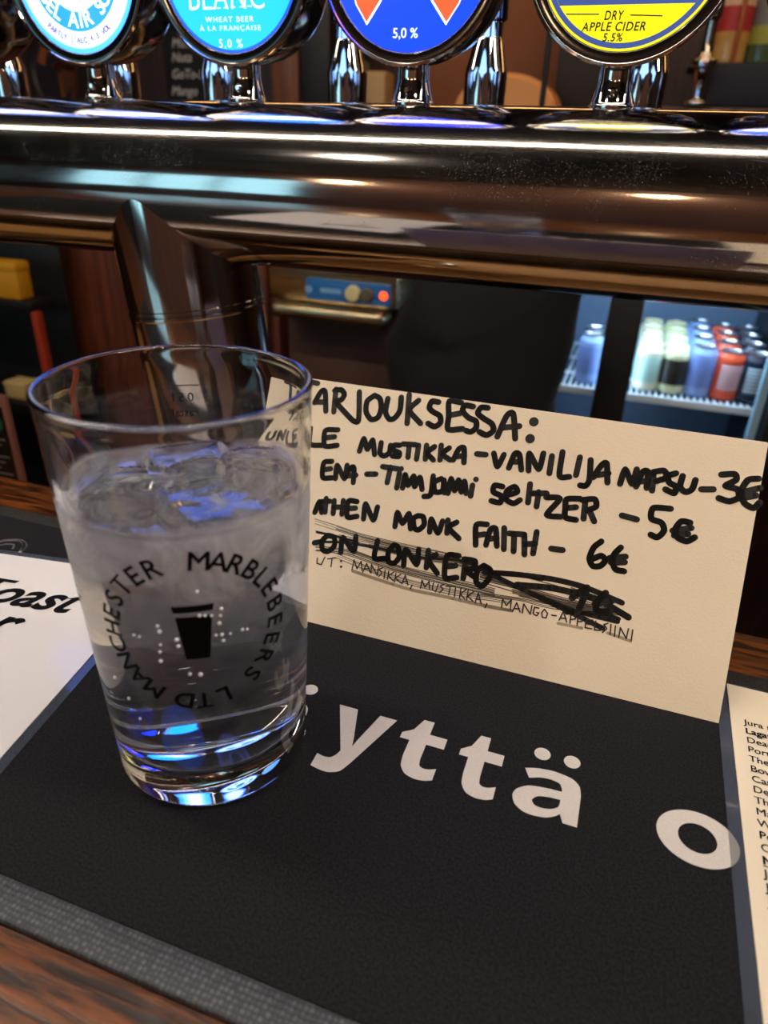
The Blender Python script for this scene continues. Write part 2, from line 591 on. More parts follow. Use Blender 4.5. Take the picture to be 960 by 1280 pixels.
def letter(loops, x0, y0, x1, y1, bm=None):
    own = bm is None
    bm = bm or bmesh.new()
    P = [[Vector((x0+p.x*(x1-x0), y0+p.y*(y1-y0), 0)) for p in lp] for lp in loops]
    flat = [p for lp in P for p in lp]
    V = [bm.verts.new((p.x, p.y, 0.0002)) for p in flat]
    for tri in geometry.tessellate_polygon(P):
        f = bm.faces.new([V[i] for i in tri])
        f.normal_update()
        if f.normal.z < 0:
            f.normal_flip()
    if own:
        obj('printed_letter', bm, M['mat_print'], matt, smooth=0)
for xa in (0.0050, 0.1183):
    la = bmesh.new()
    letter([outline(LA), outline(LAH)[:-1]], xa, 0.0082, xa+0.0243, 0.0310, la)
    for t in (0.32, 0.80):
        letter([circle(0, 0, 1, 1)], xa+0.0243*t, 0.0383, xa+0.0243*t+0.0032, 0.0415, la)
    obj('printed_letter', la, M['mat_print'], matt, smooth=0)
letter([outline(LY)], 0.0400, -0.0008, 0.0660, 0.0345)
letter([outline(LT)], 0.0700, 0.0083, 0.0885, 0.0390)
letter([outline(LT)], 0.0948, 0.0080, 0.1120, 0.0390)
letter([circle(.5, .5, .5, .5), circle(.5, .5, .235, .265)], 0.1695, 0.0073, 0.1972, 0.0308)
bm.free()
# outline curl of a printed emblem near the left menu
bm = bmesh.new()
ribbon(bm, [(-0.2000, 0.0800), (-0.1965, 0.0880), (-0.1880, 0.0915), (-0.1815, 0.0885), (-0.1785, 0.0820)], 0.0022, zt)
ribbon(bm, [(-0.1960, 0.0800), (-0.1930, 0.0850), (-0.1880, 0.0865), (-0.1850, 0.0830)], 0.0012, zt)
obj('emblem', bm, M['mat_print'], matt)

# ------------------------------------------------------------------ laminated menus
def laminate_mat():
    mt, nt, N, L, b = newmat('clear_laminate')
    tr = N.new('ShaderNodeBsdfTransparent')
    tr.inputs['Color'].default_value = (0.86, 0.88, 0.92, 1)
    gl = N.new('ShaderNodeBsdfGlossy')
    gl.inputs['Roughness'].default_value = 0.04
    fr = N.new('ShaderNodeFresnel')
    fr.inputs['IOR'].default_value = 1.7
    mx = N.new('ShaderNodeMixShader')
    L.new(fr.outputs[0], mx.inputs[0])
    L.new(tr.outputs[0], mx.inputs[1])
    L.new(gl.outputs[0], mx.inputs[2])
    df = N.new('ShaderNodeBsdfDiffuse')
    df.inputs['Color'].default_value = lin((130, 140, 160))
    m2 = N.new('ShaderNodeMixShader')
    m2.inputs[0].default_value = 0.16
    L.new(mx.outputs[0], m2.inputs[1])
    L.new(df.outputs[0], m2.inputs[2])
    L.new(m2.outputs[0], N['Material Output'].inputs['Surface'])
    return mt
M['laminate'] = laminate_mat()

# left one: rotated, its right edge shows
A = math.radians(8.3)
ex, ey = Vector((math.cos(A), math.sin(A), 0)), Vector((-math.sin(A), math.cos(A), 0))
lm_corner = Vector((-0.0850, 0.0945, 0))             # its far right corner, behind the glass
lm = thing('laminated_menu', 'white laminated coffee sheet with slanted black lettering, left of the glass', 'menu', (lm_corner.x, lm_corner.y, 0.0004), rot=(0, 0, A))
obj('paper', bbox((-0.200, -0.190, 0.0), (-0.0045, -0.0045, 0.0005)), M['paper'], lm)
obj('laminate_film', bbox((-0.204, -0.194, -0.0003), (0, 0, -0.00005)), M['laminate'], lm)
bm = bmesh.new()
def lmf(px, py):
    q = at_z(px, py, 0.0009) - lm_corner
    return q.dot(ex), q.dot(ey)
zl = lambda x, y: (x, y, 0.0007)
bx, by = lmf(93, 768)
g = glyphs('Toast', 0.026, 0.42)
sz = 0.0250
left_text(bm, 'Toast', bx-g[4]*sz*1.12, by, sz*1.12, zl, 0.026, 0.42)
obj('lettering', bm, M['print'], lm)
bm = bmesh.new()
bx, by = lmf(13, 795)
g = glyphs('er', 0.026, 0.42)
left_text(bm, 'r', bx-glyphs('r', 0.026, 0.42)[4]*sz*1.12, by, sz*1.12, zl, 0.026, 0.42)
obj('lettering', bm, M['print'], lm)

# right one
B = math.radians(-0.4)
rm = thing('laminated_menu', 'cream laminated whisky list with small black text, right of the white card', 'menu', (0.1945, 0.1120, 0.0004), rot=(0, 0, B))
obj('paper', bbox((0.0048, -0.200, 0.0), (0.150, -0.0015, 0.0005)), M['cream_paper'], rm)
obj('laminate_film', bbox((0.0, -0.204, -0.0003), (0.154, 0, -0.00005)), M['laminate'], rm)
bm = bmesh.new()
rows = ['Jura r', 'Lagav', 'Deac', 'Port', 'The', 'Bow', 'Cas', 'Dev', 'The', 'Ma', 'Wa', 'Pe', 'Co', 'M', 'Ja', 'J', 'J']
zr = lambda x, y: (x, y, 0.0007)
for i, t in enumerate(rows):
    left_text(bm, t, 0.0100, -0.0268 - i*0.00535, 0.0047, zr, 0.03 if t in ('Lagav', 'M') else 0.012)
    if t == 'M':
        ribbon(bm, [(0.0100, -0.0268-i*0.00535-0.0008), (0.0150, -0.0268-i*0.00535-0.0008)], 0.0004, zr, False)
obj('lettering', bm, M['print'], rm)

# ------------------------------------------------------------------ tumbler of iced water
R0, RH, H = 0.03615, 0.0415, 0.1488
KC = (RH-R0)/H
WALL, FLOORZ, LEVEL = 0.0021, 0.0165, 0.1150
def rout(z): return R0+KC*z
def rin(z): return rout(z)-WALL

def glass_mat(ior, name, tint=(1, 1, 1, 1), haze=False):
    mt, nt, N, L, b = newmat(name)
    N.remove(b)
    g = N.new('ShaderNodeBsdfGlass')
    g.inputs['IOR'].default_value = ior
    g.inputs['Roughness'].default_value = 0.0
    g.inputs['Color'].default_value = tint
    out = g.outputs[0]
    if haze:
        tc = N.new('ShaderNodeTexCoord')
        sp = N.new('ShaderNodeSeparateXYZ')
        L.new(tc.outputs['Object'], sp.inputs[0])
        rp = N.new('ShaderNodeValToRGB')          # white veil painted on for light scattered by the cloudy ice behind
        els = rp.color_ramp.elements
        els[0].position = 0.10; els[0].color = (0, 0, 0, 1)
        els[1].position = 0.80; els[1].color = (0, 0, 0, 1)
        for ps, v in ((0.16, 0.0), (0.25, 0.08), (0.45, 0.06), (0.57, 0.12), (0.68, 0.66), (0.765, 0.82)):
            e = els.new(ps); e.color = (v, v, v, 1)
        mr = N.new('ShaderNodeMapRange')
        mr.inputs['From Max'].default_value = H
        L.new(sp.outputs['Z'], mr.inputs['Value'])
        L.new(mr.outputs[0], rp.inputs['Fac'])
        nz = N.new('ShaderNodeTexNoise')
        nz.inputs['Scale'].default_value = 55
        nz.inputs['Detail'].default_value = 6
        nz.inputs['Distortion'].default_value = 0.8
        L.new(tc.outputs['Object'], nz.inputs['Vector'])
        m2 = N.new('ShaderNodeMapRange')
        m2.inputs['From Min'].default_value = 0.3
        m2.inputs['From Max'].default_value = 0.7
        m2.inputs['To Min'].default_value = 0.15
        m2.inputs['To Max'].default_value = 1.25
        L.new(nz.outputs['Fac'], m2.inputs['Value'])
        lw = N.new('ShaderNodeLayerWeight')          # veil painted whiter at glancing view, for the hazy look of the edges
        lw.inputs['Blend'].default_value = 0.5
        m3 = N.new('ShaderNodeMath'); m3.operation = 'MULTIPLY_ADD'
        m3.inputs[1].default_value = 1.7
        m3.inputs[2].default_value = 0.75
        L.new(lw.outputs['Facing'], m3.inputs[0])
        m4 = N.new('ShaderNodeMath'); m4.operation = 'MULTIPLY'
        L.new(m3.outputs[0], m4.inputs[0])
        L.new(m2.outputs[0], m4.inputs[1])
        mu = N.new('ShaderNodeMath'); mu.operation = 'MULTIPLY'; mu.use_clamp = True
        L.new(rp.outputs['Color'], mu.inputs[0])
        L.new(m4.outputs[0], mu.inputs[1])
        df = N.new('ShaderNodeBsdfDiffuse')
        df.inputs['Color'].default_value = (0.93, 0.95, 0.97, 1)
        tl = N.new('ShaderNodeBsdfTranslucent')
        tl.inputs['Color'].default_value = (0.93, 0.95, 0.97, 1)
        mm = N.new('ShaderNodeMixShader')
        L.new(df.outputs[0], mm.inputs[1])
        L.new(tl.outputs[0], mm.inputs[2])
        mx = N.new('ShaderNodeMixShader')
        L.new(mu.outputs[0], mx.inputs[0])
        L.new(out, mx.inputs[1])
        L.new(mm.outputs[0], mx.inputs[2])
        out = mx.outputs[0]
    L.new(out, N['Material Output'].inputs['Surface'])
    return mt
M['glass'] = glass_mat(1.5, 'clear_glass', (0.985, 0.99, 0.988, 1))
M['glass_haze'] = glass_mat(1.5, 'hazed_glass', (0.985, 0.99, 0.988, 1), haze=True)
M['water_side'] = glass_mat(1.333/1.5, 'water_against_glass')
M['water_top'] = glass_mat(1.333, 'water_surface')

tum = thing('tumbler', 'straight half-litre glass tumbler of iced water with black ring print, on the black mat', 'glass')
SEG = 128
# outer wall, rim and the dry inner wall (normals away from the glass)
lipz = H-0.0030
outer = [(0, 0.0012), (0.026, 0.0010), (0.0300, 0.0002), (0.0325, 0.0), (0.0344, 0.0005), (0.0356, 0.0016), (rout(0.0035), 0.0035)]
outer += [(rout(z), z) for z in [0.008+(lipz-0.008)*k/20 for k in range(21)]]
lip = [(RH-WALL/2+0.0013*math.cos(PI*k/10), H-0.0013+0.0013*math.sin(PI*k/10)) for k in range(11)]
inner = [(rin(z), z) for z in [lipz-(lipz-LEVEL-0.0012)*k/6 for k in range(7)]]
bm = lathe(outer+lip+inner, SEG)
tb = obj('vessel', bm, M['glass_haze'], tum, smooth=60)

cosK = math.cos(math.atan(KC))
def cone_pt(phi, z, off=0.00012):
    r = rout(z)+off
    return Vector((r*math.sin(phi), -r*math.cos(phi), z))
def on_cone(px, py):
    d = ray(px, py)
    a = d.x**2+d.y**2-(KC*d.z)**2
    b = 2*(CAM.x*d.x+CAM.y*d.y-KC*d.z*(R0+KC*CAM.z))
    c = CAM.x**2+CAM.y**2-(R0+KC*CAM.z)**2
    q = CAM+d*((-b-math.sqrt(b*b-4*a*c))/(2*a))
    return math.atan2(q.x, -q.y), q.z
PH0, Z0 = math.radians(32.3), 0.0806
def logo(u, v):
    z = Z0+v
    return cone_pt(PH0+u/rout(z), z)
bm = bmesh.new()
def spread(word, a0, a1):
    n = len(word)
    return [(ch, math.radians(a0+(a1-a0)*k/(n-1))) for k, ch in enumerate(word)]
items = spread('MANCHESTER', 215, 338)+spread('MARBLE', 7, 68)+spread('BEERS', 84, 142)+spread('LTD', 166, 193)
arc_text(bm, items, 0.0270, 0.0066, logo, 0.018)
pr = obj('ring_print', bm, M['print'], tum)
bm = bmesh.new()
for poly in ([(-0.0062, 0.0112), (-0.0058, 0.0088), (0.0058, 0.0088), (0.0062, 0.0112)],
             [(-0.0054, 0.0072), (-0.0036, -0.0092), (0.0036, -0.0092), (0.0054, 0.0072)]):
    n = 8
    (xa, ya), (xb, yb), (xc, yc), (xd, yd) = poly
    for k in range(n):
        s, t = k/n, (k+1)/n
        q = [(xa+(xd-xa)*s, ya), (xb+(xc-xb)*s, yb), (xb+(xc-xb)*t, yb), (xa+(xd-xa)*t, ya)]
        bm.faces.new([bm.verts.new(logo(*p)) for p in q])
obj('cup_print', bm, M['print'], tum)
# fill mark on the far side, read from behind
bm = bmesh.new()
PB, ZB = PI-math.radians(-33.0), 0.1305
def back(u, v):
    z = ZB+v
    return cone_pt(PB+u/rout(z), z)
center_text(bm, '0.5 l', 0.0003, -0.0010, 0.0034, back, 0.0)
center_text(bm, 'rastal', 0.0, -0.0068, 0.0032, back, 0.0)
for k in range(10):
    a, b2 = -0.0058+0.0116*k/10, -0.0058+0.0116*(k+1)/10
    bm.faces.new([bm.verts.new(back(*p)) for p in ((a, 0.0031), (b2, 0.0031), (b2, 0.0035), (a, 0.0035))])
obj('fill_mark', bm, M['print'], tum)
# bubbles of the water, set on the outer wall to catch the light
bub = pmat('bubble', (244, 248, 252), 0.1, coat=1.0)
for cx, cy in ((578, 322), (575, 345), (571, 370), (560, 410), (580, 408), (585, 428), (608, 405), (648, 392), (664, 390), (505, 345), (524, 345),
               (545, 345), (365, 380), (372, 398), (375, 442), (373, 466), (376, 496), (430, 425), (435, 447), (473, 540), (509, 541), (305, 415),
               (225, 551), (270, 621), (308, 688), (287, 410), (497, 265)):
    ph, z = on_cone(60+cx*0.375, 640+cy*0.375)
    b2 = bmesh.new()
    bmesh.ops.create_icosphere(b2, subdivisions=2, radius=random.uniform(0.0005, 0.0008), matrix=Matrix.Translation(cone_pt(ph, z, 0.0)))
    obj('bubble', b2, bub, tum)

# the water: side and bottom against the glass, wavy top wetting the ice
ICE = [  # x, y, half size, height of centre, tilt
    (-0.016, -0.012, 0.0150, 0.1035, 0.3), (0.017, -0.010, 0.0150, 0.1030, 1.0), (-0.012, 0.018, 0.0140, 0.1045, 0.7),
    (0.016, 0.020, 0.0125, 0.1060, 0.2), (0.003, 0.003, 0.0110, 0.1075, 1.2),
    (-0.014, -0.006, 0.0140, 0.0740, 0.9), (0.015, 0.006, 0.0140, 0.0730, 0.4), (0.002, -0.020, 0.0120, 0.0780, 0.1)]
def surf(x, y):
    r = math.hypot(x, y)
    z = LEVEL - 0.0022
    for i, (cx, cy, hs, cz, tl) in enumerate(ICE[:5]):
        ca, sa = math.cos(tl), math.sin(tl)
        u, v = ((x-cx)*ca+(y-cy)*sa)/(hs*1.05), (-(x-cx)*sa+(y-cy)*ca)/(hs*1.05)
        d = (abs(u)**3.5+abs(v)**3.5)**(1/3.5)
        hgt, tx, ty = ((0.0026, 0.0012, -0.0010), (0.0022, -0.0012, 0.0008), (0.0034, 0.0010, 0.0014), (0.0042, -0.0012, -0.0012), (0.0030, 0.0008, 0.0010))[i]
        k = max(0.0, min(1.0, (1.10-d)/0.20))
        if k > 0:
            z = max(z, LEVEL-0.0022+(hgt+tx*u+ty*v)*k*k*(3-2*k)+0.0011*math.exp(-((d-0.93)/0.06)**2)-0.0009*(1-d*d if d < 1 else 0))
    z += 0.0003*noise.noise(Vector((x*90, y*90, 0.3)))
    e = max(0.0, (r-(rin(LEVEL)-0.0042))/0.0042)
    f = min(1.0, e)
    return z*(1-f**3)+(LEVEL+0.0012)*f**3
bm = bmesh.new()
NR = 72
rad_top = rin(LEVEL+0.0012)
prev = None
cv = bm.verts.new((0, 0, surf(0, 0)))
for i in range(1, NR+1):
    r = rad_top*i/NR
    rg = []
    for k in range(SEG):
        x, y = r*math.cos(2*PI*k/SEG), r*math.sin(2*PI*k/SEG)
        rg.append(bm.verts.new((x, y, surf(x, y) if i < NR else LEVEL+0.0012)))
    for k in range(SEG):
        k2 = (k+1) % SEG
        f = bm.faces.new((cv, rg[k], rg[k2])) if prev is None else bm.faces.new((prev[k], rg[k], rg[k2], prev[k2]))
        f.material_index = 1
    prev = rg
top_ring = prev
for z, rr in [(LEVEL-(LEVEL-FLOORZ-0.004)*k/12, None) for k in range(1, 13)] + [(FLOORZ+0.0012, rin(FLOORZ)-0.0007), (FLOORZ+0.0003, rin(FLOORZ)-0.0028), (FLOORZ, rin(FLOORZ)-0.006), (FLOORZ-0.0004, 0.015)]:
    rr = rr or rin(z)
    rg = [bm.verts.new((rr*math.cos(2*PI*k/SEG), rr*math.sin(2*PI*k/SEG), z)) for k in range(SEG)]
    for k in range(SEG):
        k2 = (k+1) % SEG
        bm.faces.new((prev[k], rg[k], rg[k2], prev[k2]))
    prev = rg
bv = bm.verts.new((0, 0, FLOORZ-0.0006))
for k in range(SEG):
    bm.faces.new((prev[k], bv, prev[(k+1) % SEG]))
wat = obj('water', bm, [M['water_side'], M['water_top']], smooth=60)
tag(wat, 'clear cold water with a wavy surface filling the tumbler to below its rim', 'water')

def ice_mat(name, most):
    mt, nt, N, L, b = newmat(name)
    N.remove(b)
    tc = N.new('ShaderNodeTexCoord')
    nz = N.new('ShaderNodeTexNoise')
    nz.inputs['Scale'].default_value = 85
    nz.inputs['Detail'].default_value = 7
    nz.inputs['Distortion'].default_value = 1.2
    L.new(tc.outputs['Object'], nz.inputs['Vector'])
    mr = N.new('ShaderNodeMapRange')
    mr.inputs['From Min'].default_value = 0.36
    mr.inputs['From Max'].default_value = 0.66
    mr.inputs['To Min'].default_value = 0.04
    mr.inputs['To Max'].default_value = most
    L.new(nz.outputs['Fac'], mr.inputs['Value'])
    tr = N.new('ShaderNodeBsdfTransparent')
    tr.inputs['Color'].default_value = (0.96, 0.97, 0.98, 1)
    df = N.new('ShaderNodeBsdfDiffuse')
    df.inputs['Color'].default_value = (0.82, 0.85, 0.9, 1)
    tl = N.new('ShaderNodeBsdfTranslucent')
    tl.inputs['Color'].default_value = (0.82, 0.85, 0.9, 1)
    mm = N.new('ShaderNodeMixShader')
    L.new(df.outputs[0], mm.inputs[1]); L.new(tl.outputs[0], mm.inputs[2])
    mx = N.new('ShaderNodeMixShader')
    L.new(mr.outputs[0], mx.inputs[0])
    L.new(tr.outputs[0], mx.inputs[1]); L.new(mm.outputs[0], mx.inputs[2])
    L.new(mx.outputs[0], N['Material Output'].inputs['Surface'])
    return mt
M['ice'] = ice_mat('cloudy_ice', 0.8)
M['clear_ice'] = ice_mat('clear_ice', 0.22)
ice_lab = ['cloudy ice cube at the water surface, front left in the glass', 'cloudy ice cube at the water surface, front right in the glass',
           'cloudy ice cube at the water surface, back left in the glass', 'cloudy ice cube at the water surface, back right in the glass',
           'small ice cube at the water surface in the middle of the glass', 'sunken clear ice cube left of the cup print',
           'sunken clear ice cube right of the cup print', 'sunken clear ice cube behind the top of the cup print']
for i, (cx, cy, hs, cz, tl) in enumerate(ICE):
    bm = bmesh.new()
    box(bm, (-hs*0.86,)*3, (hs*0.86,)*3, hs*0.34, 4)
    bmesh.ops.subdivide_edges(bm, edges=bm.edges[:], cuts=1, use_grid_fill=True)
    for v in bm.verts:
        v.co += v.co.normalized()*hs*0.12*noise.noise(v.co*70+Vector((i*3.1, 0, 0)))
    ic = obj('ice_cube', bm, M['ice'] if i < 5 else M['clear_ice'], loc=(cx*0.86, cy*0.86, cz if i >= 5 else LEVEL-hs*0.92), smooth=50)
    ic.rotation_euler = (random.uniform(-0.15, 0.15), random.uniform(-0.15, 0.15), tl)
    tag(ic, ice_lab[i], 'ice cube', 'ice cubes in the tumbler')

# ------------------------------------------------------------------ handwritten card
SP0 = Vector((0, 0.083, 0.0))
SV = Vector((0, 0.0675, 0.1045)).normalized()
SN = Vector((1, 0, 0)).cross(SV)                       # towards the customer
SN = SN if SN.y < 0 else -SN
U0, U1, VT = -0.0433, 0.1943, 0.1232
def on_card(px, py):
    d = ray(px, py)
    q = CAM+d*((SP0-CAM).dot(SN)/d.dot(SN))
    return q.x, (q-SP0).dot(SV)
sign = thing('offer_card', 'cream folded card with black handwritten drink offers standing behind the glass', 'sign', (0.075, 0.083, 0))
so = Vector((0.075, 0.083, 0))
th = 0.0005
top = SP0+SV*VT
back_foot = Vector((0, 0.1640, -0.0036))
bm = bmesh.new()
n = 12
def cpt(u, v, off):
    bow = 0.0009*math.sin(PI*(u-U0)/(U1-U0))*0
    return Vector((u, 0, 0))+SP0+SV*v+SN*(off+bow)-so
fr = []
for k in range(n+1):
    u = U0+(U1-U0)*k/n
    fr.append([bm.verts.new(cpt(u, 0.0, 0)), bm.verts.new(cpt(u, VT, 0)), bm.verts.new(cpt(u, VT, -th)), bm.verts.new(cpt(u, 0.0, -th))])
for a, b in zip(fr[:-1], fr[1:]):
    for j in range(4):
        bm.faces.new((a[j], b[j], b[(j+1) % 4], a[(j+1) % 4]))
bm.faces.new(fr[0]); bm.faces.new(list(reversed(fr[-1])))
bmesh.ops.recalc_face_normals(bm, faces=bm.faces)
obj('front_panel', bm, M['card'], sign)
bd = (back_foot-(top-SN*th)).normalized()
bn = Vector((1, 0, 0)).cross(bd)
poly = [(top-SN*th), back_foot, back_foot+bn*th, (top-SN*th)+bn*th]
bm = bmesh.new()
e0 = [bm.verts.new(p+Vector((U0+0.0005, 0, 0))-so) for p in poly]
e1 = [bm.verts.new(p+Vector((U1-0.0005, 0, 0))-so) for p in poly]
bm.faces.new(e0); bm.faces.new(list(reversed(e1)))
for j in range(4):
    bm.faces.new((e0[j], e1[j], e1[(j+1) % 4], e0[(j+1) % 4]))
bmesh.ops.recalc_face_normals(bm, faces=bm.faces)
obj('back_panel', bm, M['card'], sign)

FA = lambda p: (360+p[0]/3, 460+p[1]/3)
FB = lambda p: (640+p[0]/3, 520+p[1]/3)
FC = lambda p: (380+p[0]*0.27083, 600+p[1]*0.27083)
FD = lambda p: (600+p[0]*0.27083, 660+p[1]*0.27083)
def card3(off):
    return lambda u, v: Vector((u, 0, 0))+SP0+SV*v+SN*off-so
def write(bm, fr, strokes, wd, off=0.00016, curve=True):
    for st in strokes:
        ribbon(bm, [on_card(*fr(p)) for p in st], wd, card3(off), True, curve)
def dots(bm, fr, pts, r, off=0.00016):
    for p in pts:
        u, v = on_card(*fr(p))
        disc2(bm, u, v, r, card3(off))
W = 0.0028
bm = bmesh.new()
write(bm, FA, [[(40, 42), (112, 58)], [(72, 50), (62, 115)],
    [(100, 130), (125, 88), (140, 90), (142, 162)], [(108, 128), (140, 128)],
    [(180, 80), (172, 165)], [(175, 85), (200, 82), (212, 100), (200, 120), (180, 127), (228, 182)],
    [(268, 90), (265, 195), (248, 200), (228, 182)],
    [(325, 103), (297, 125), (293, 165), (312, 193), (338, 185), (350, 150), (345, 115), (325, 103)],
    [(375, 115), (366, 165), (380, 192), (400, 188), (420, 160), (425, 110)],
    [(455, 100), (447, 208)], [(490, 122), (455, 158), (497, 208)],
    [(565, 128), (540, 125), (530, 150), (545, 165), (570, 180), (572, 205), (550, 220), (525, 208)],
    [(650, 130), (605, 125), (603, 180), (600, 230), (655, 228)], [(605, 178), (645, 170)],
    [(695, 145), (665, 140), (655, 160), (675, 185), (705, 200), (705, 225), (685, 240), (668, 235)],
    [(750, 150), (725, 148), (712, 170), (735, 190), (765, 210), (770, 235), (745, 252), (718, 240)],
    [(785, 258), (820, 180), (845, 172), (852, 265)], [(800, 225), (868, 218)]], W*1.05)
dots(bm, FA, [(922, 202), (908, 265)], 0.0023)
obj('handwriting', bm, M['ink'], sign)
bm = bmesh.new()
write(bm, FA, [[(-40, 190), (-44, 240), (-26, 252), (-8, 235), (-4, 195)], [(18, 262), (25, 205), (52, 262), (62, 208)],
    [(85, 225), (82, 285), (128, 290)],
    [(188, 232), (140, 235), (138, 292), (185, 290)], [(140, 262), (175, 258)],
    [(268, 312), (285, 265), (298, 305), (318, 270), (325, 325)], [(350, 280), (345, 318), (360, 330), (380, 318), (385, 290)],
    [(420, 290), (398, 290), (395, 308), (418, 318), (415, 332), (392, 330)], [(432, 285), (480, 288)], [(455, 288), (450, 335)],
    [(490, 290), (482, 342)], [(520, 290), (515, 342)], [(550, 295), (522, 318), (545, 345)], [(575, 290), (570, 345)],
    [(605, 300), (578, 322), (608, 345)], [(620, 345), (640, 305), (660, 300), (660, 355)], [(630, 332), (662, 330)],
    [(708, 322), (742, 325)], [(772, 320), (785, 370), (810, 325)], [(828, 375), (850, 322), (868, 325), (875, 382)], [(838, 352), (872, 352)]], W)
write(bm, FB, [[(62, 205), (65, 140), (100, 200), (118, 140)], [(150, 150), (140, 215)], [(190, 135), (178, 225), (215, 228)], [(255, 155), (240, 222)],
    [(295, 165), (290, 240), (275, 262), (255, 260)], [(305, 230), (335, 185), (355, 178), (358, 250)], [(320, 222), (362, 215)],
    [(405, 255), (425, 200), (450, 255), (468, 200)], [(465, 265), (490, 210), (510, 210), (505, 270)], [(475, 245), (510, 245)],
    [(530, 220), (525, 280)], [(530, 210), (570, 205), (580, 230), (540, 245)], [(615, 215), (585, 225), (590, 250), (615, 265), (608, 290), (575, 275)],
    [(640, 225), (630, 265), (650, 285), (675, 275), (688, 240)], [(710, 275), (755, 275)],
    [(785, 220), (835, 218), (840, 240), (800, 262), (845, 275), (850, 305), (815, 320), (775, 308)],
    [(925, 235), (885, 240), (860, 280), (870, 325), (905, 345), (928, 325)], [(850, 290), (930, 270)], [(855, 310), (915, 298)]], W)
obj('handwriting', bm, M['ink'], sign)
bm = bmesh.new()
write(bm, FA, [[(165, 350), (135, 355), (130, 410), (165, 412)], [(132, 382), (160, 378)], [(178, 415), (185, 365), (212, 415), (222, 365)],
    [(215, 410), (235, 375), (248, 375), (245, 430)], [(222, 405), (255, 402)], [(295, 398), (330, 398)],
    [(355, 370), (412, 378)], [(385, 372), (372, 430)], [(418, 395), (408, 450)],
    [(430, 450), (440, 400), (450, 440), (472, 405), (475, 445), (495, 410), (503, 455)], [(545, 405), (535, 475), (510, 482)],
    [(575, 415), (548, 430), (552, 465), (580, 460), (585, 420), (588, 468)],
    [(600, 470), (612, 415), (625, 460), (640, 420), (650, 465), (662, 425), (668, 470)], [(692, 440), (685, 480)],
    [(805, 445), (775, 440), (770, 465), (800, 480), (795, 505), (762, 498)],
    [(820, 478), (860, 465), (850, 445), (822, 460), (815, 490), (845, 508), (870, 495)]], W)
dots(bm, FA, [(425, 378), (705, 418)], 0.0014)
write(bm, FB, [[(68, 255), (60, 325)], [(100, 285), (92, 340)], [(75, 290), (130, 290)], [(128, 305), (180, 310), (130, 370), (182, 378)],
    [(255, 310), (205, 312), (200, 345), (200, 380), (240, 390)], [(205, 345), (240, 342)], [(268, 385), (275, 320)],
    [(262, 315), (310, 312), (315, 340), (280, 355)], [(290, 352), (308, 395)], [(412, 373), (468, 388)],
    [(595, 348), (530, 345), (522, 385), (560, 400), (570, 430), (545, 455), (520, 445)],
    [(668, 400), (635, 395), (612, 425), (620, 455), (655, 470), (685, 455)], [(602, 430), (672, 420)], [(608, 448), (660, 442)]], W)
obj('handwriting', bm, M['ink'], sign)
bm = bmesh.new()
write(bm, FC, [[(50, 150), (72, 100), (82, 150)], [(80, 100), (120, 98)], [(103, 85), (98, 148)], [(140, 95), (135, 155)], [(182, 95), (175, 158)], [(138, 125), (180, 125)],
    [(245, 100), (205, 98), (200, 170), (245, 168)], [(202, 132), (238, 130)], [(275, 180), (285, 110), (320, 185), (340, 125)],
    [(420, 215), (432, 150), (455, 200), (485, 155), (492, 225)], [(525, 165), (505, 180), (510, 222), (530, 230), (555, 205), (550, 170), (525, 165)],
    [(580, 240), (588, 180), (618, 245), (640, 190)], [(665, 185), (660, 245)], [(705, 195), (668, 220), (715, 270)],
    [(845, 205), (795, 208), (792, 300)], [(795, 255), (835, 250)], [(840, 300), (860, 230), (885, 225), (890, 305)], [(850, 272), (890, 268)]], W)
write(bm, FD, [[(112, 0), (110, 98)], [(135, 25), (205, 30)], [(158, 28), (155, 108)], [(205, 35), (205, 122)], [(262, 18), (245, 118)], [(205, 75), (255, 72)],
    [(328, 95), (382, 102)], [(560, 62), (525, 90), (505, 140), (520, 175), (555, 175), (578, 150), (560, 128), (515, 145)],
    [(650, 90), (620, 120), (610, 150), (625, 190), (665, 200)], [(598, 138), (672, 132)], [(605, 160), (668, 158)]], W)
obj('handwriting', bm, M['ink'], sign)
# the offer that was crossed out
bm = bmesh.new()
write(bm, FC, [[(48, 290), (78, 285)], [(110, 255), (85, 280), (85, 320), (110, 330), (140, 305), (140, 265), (110, 255)], [(170, 335), (180, 265), (230, 330), (240, 260)],
    [(340, 280), (325, 360), (375, 362)], [(415, 300), (390, 330), (390, 375), (415, 385), (440, 355), (435, 310), (415, 300)],
    [(460, 395), (470, 320), (520, 390), (530, 320)], [(575, 325), (565, 405)], [(610, 345), (575, 370), (615, 430)],
    [(715, 350), (660, 350), (650, 450), (705, 450)], [(655, 400), (700, 395)], [(735, 455), (745, 375)],
    [(740, 365), (790, 375), (780, 410), (745, 415), (790, 450)], [(830, 395), (800, 420), (795, 470), (820, 490), (855, 455), (860, 415), (830, 395)]], W, 0.00020)
obj('handwriting', bm, M['ink'], sign)
bm = bmesh.new()
write(bm, FD, [[(425, 322), (495, 275), (450, 390)], [(580, 300), (540, 340), (540, 385), (600, 385)], [(530, 350), (610, 335)]], W*1.1, 0.00020)
obj('handwriting', bm, M['ink'], sign)
bm = bmesh.new()
for wd, st in ((0.0026, [(20, 205), (150, 212), (330, 235), (480, 272), (655, 345)]), (0.0024, [(60, 218), (230, 300), (420, 390), (565, 462)]),
               (0.0030, [(170, 262), (350, 280), (540, 330), (685, 412)]), (0.0022, [(250, 305), (430, 380), (635, 432)]), (0.0020, [(400, 390), (560, 395), (640, 420)])):
    write(bm, FD, [st], wd, 0.00012)
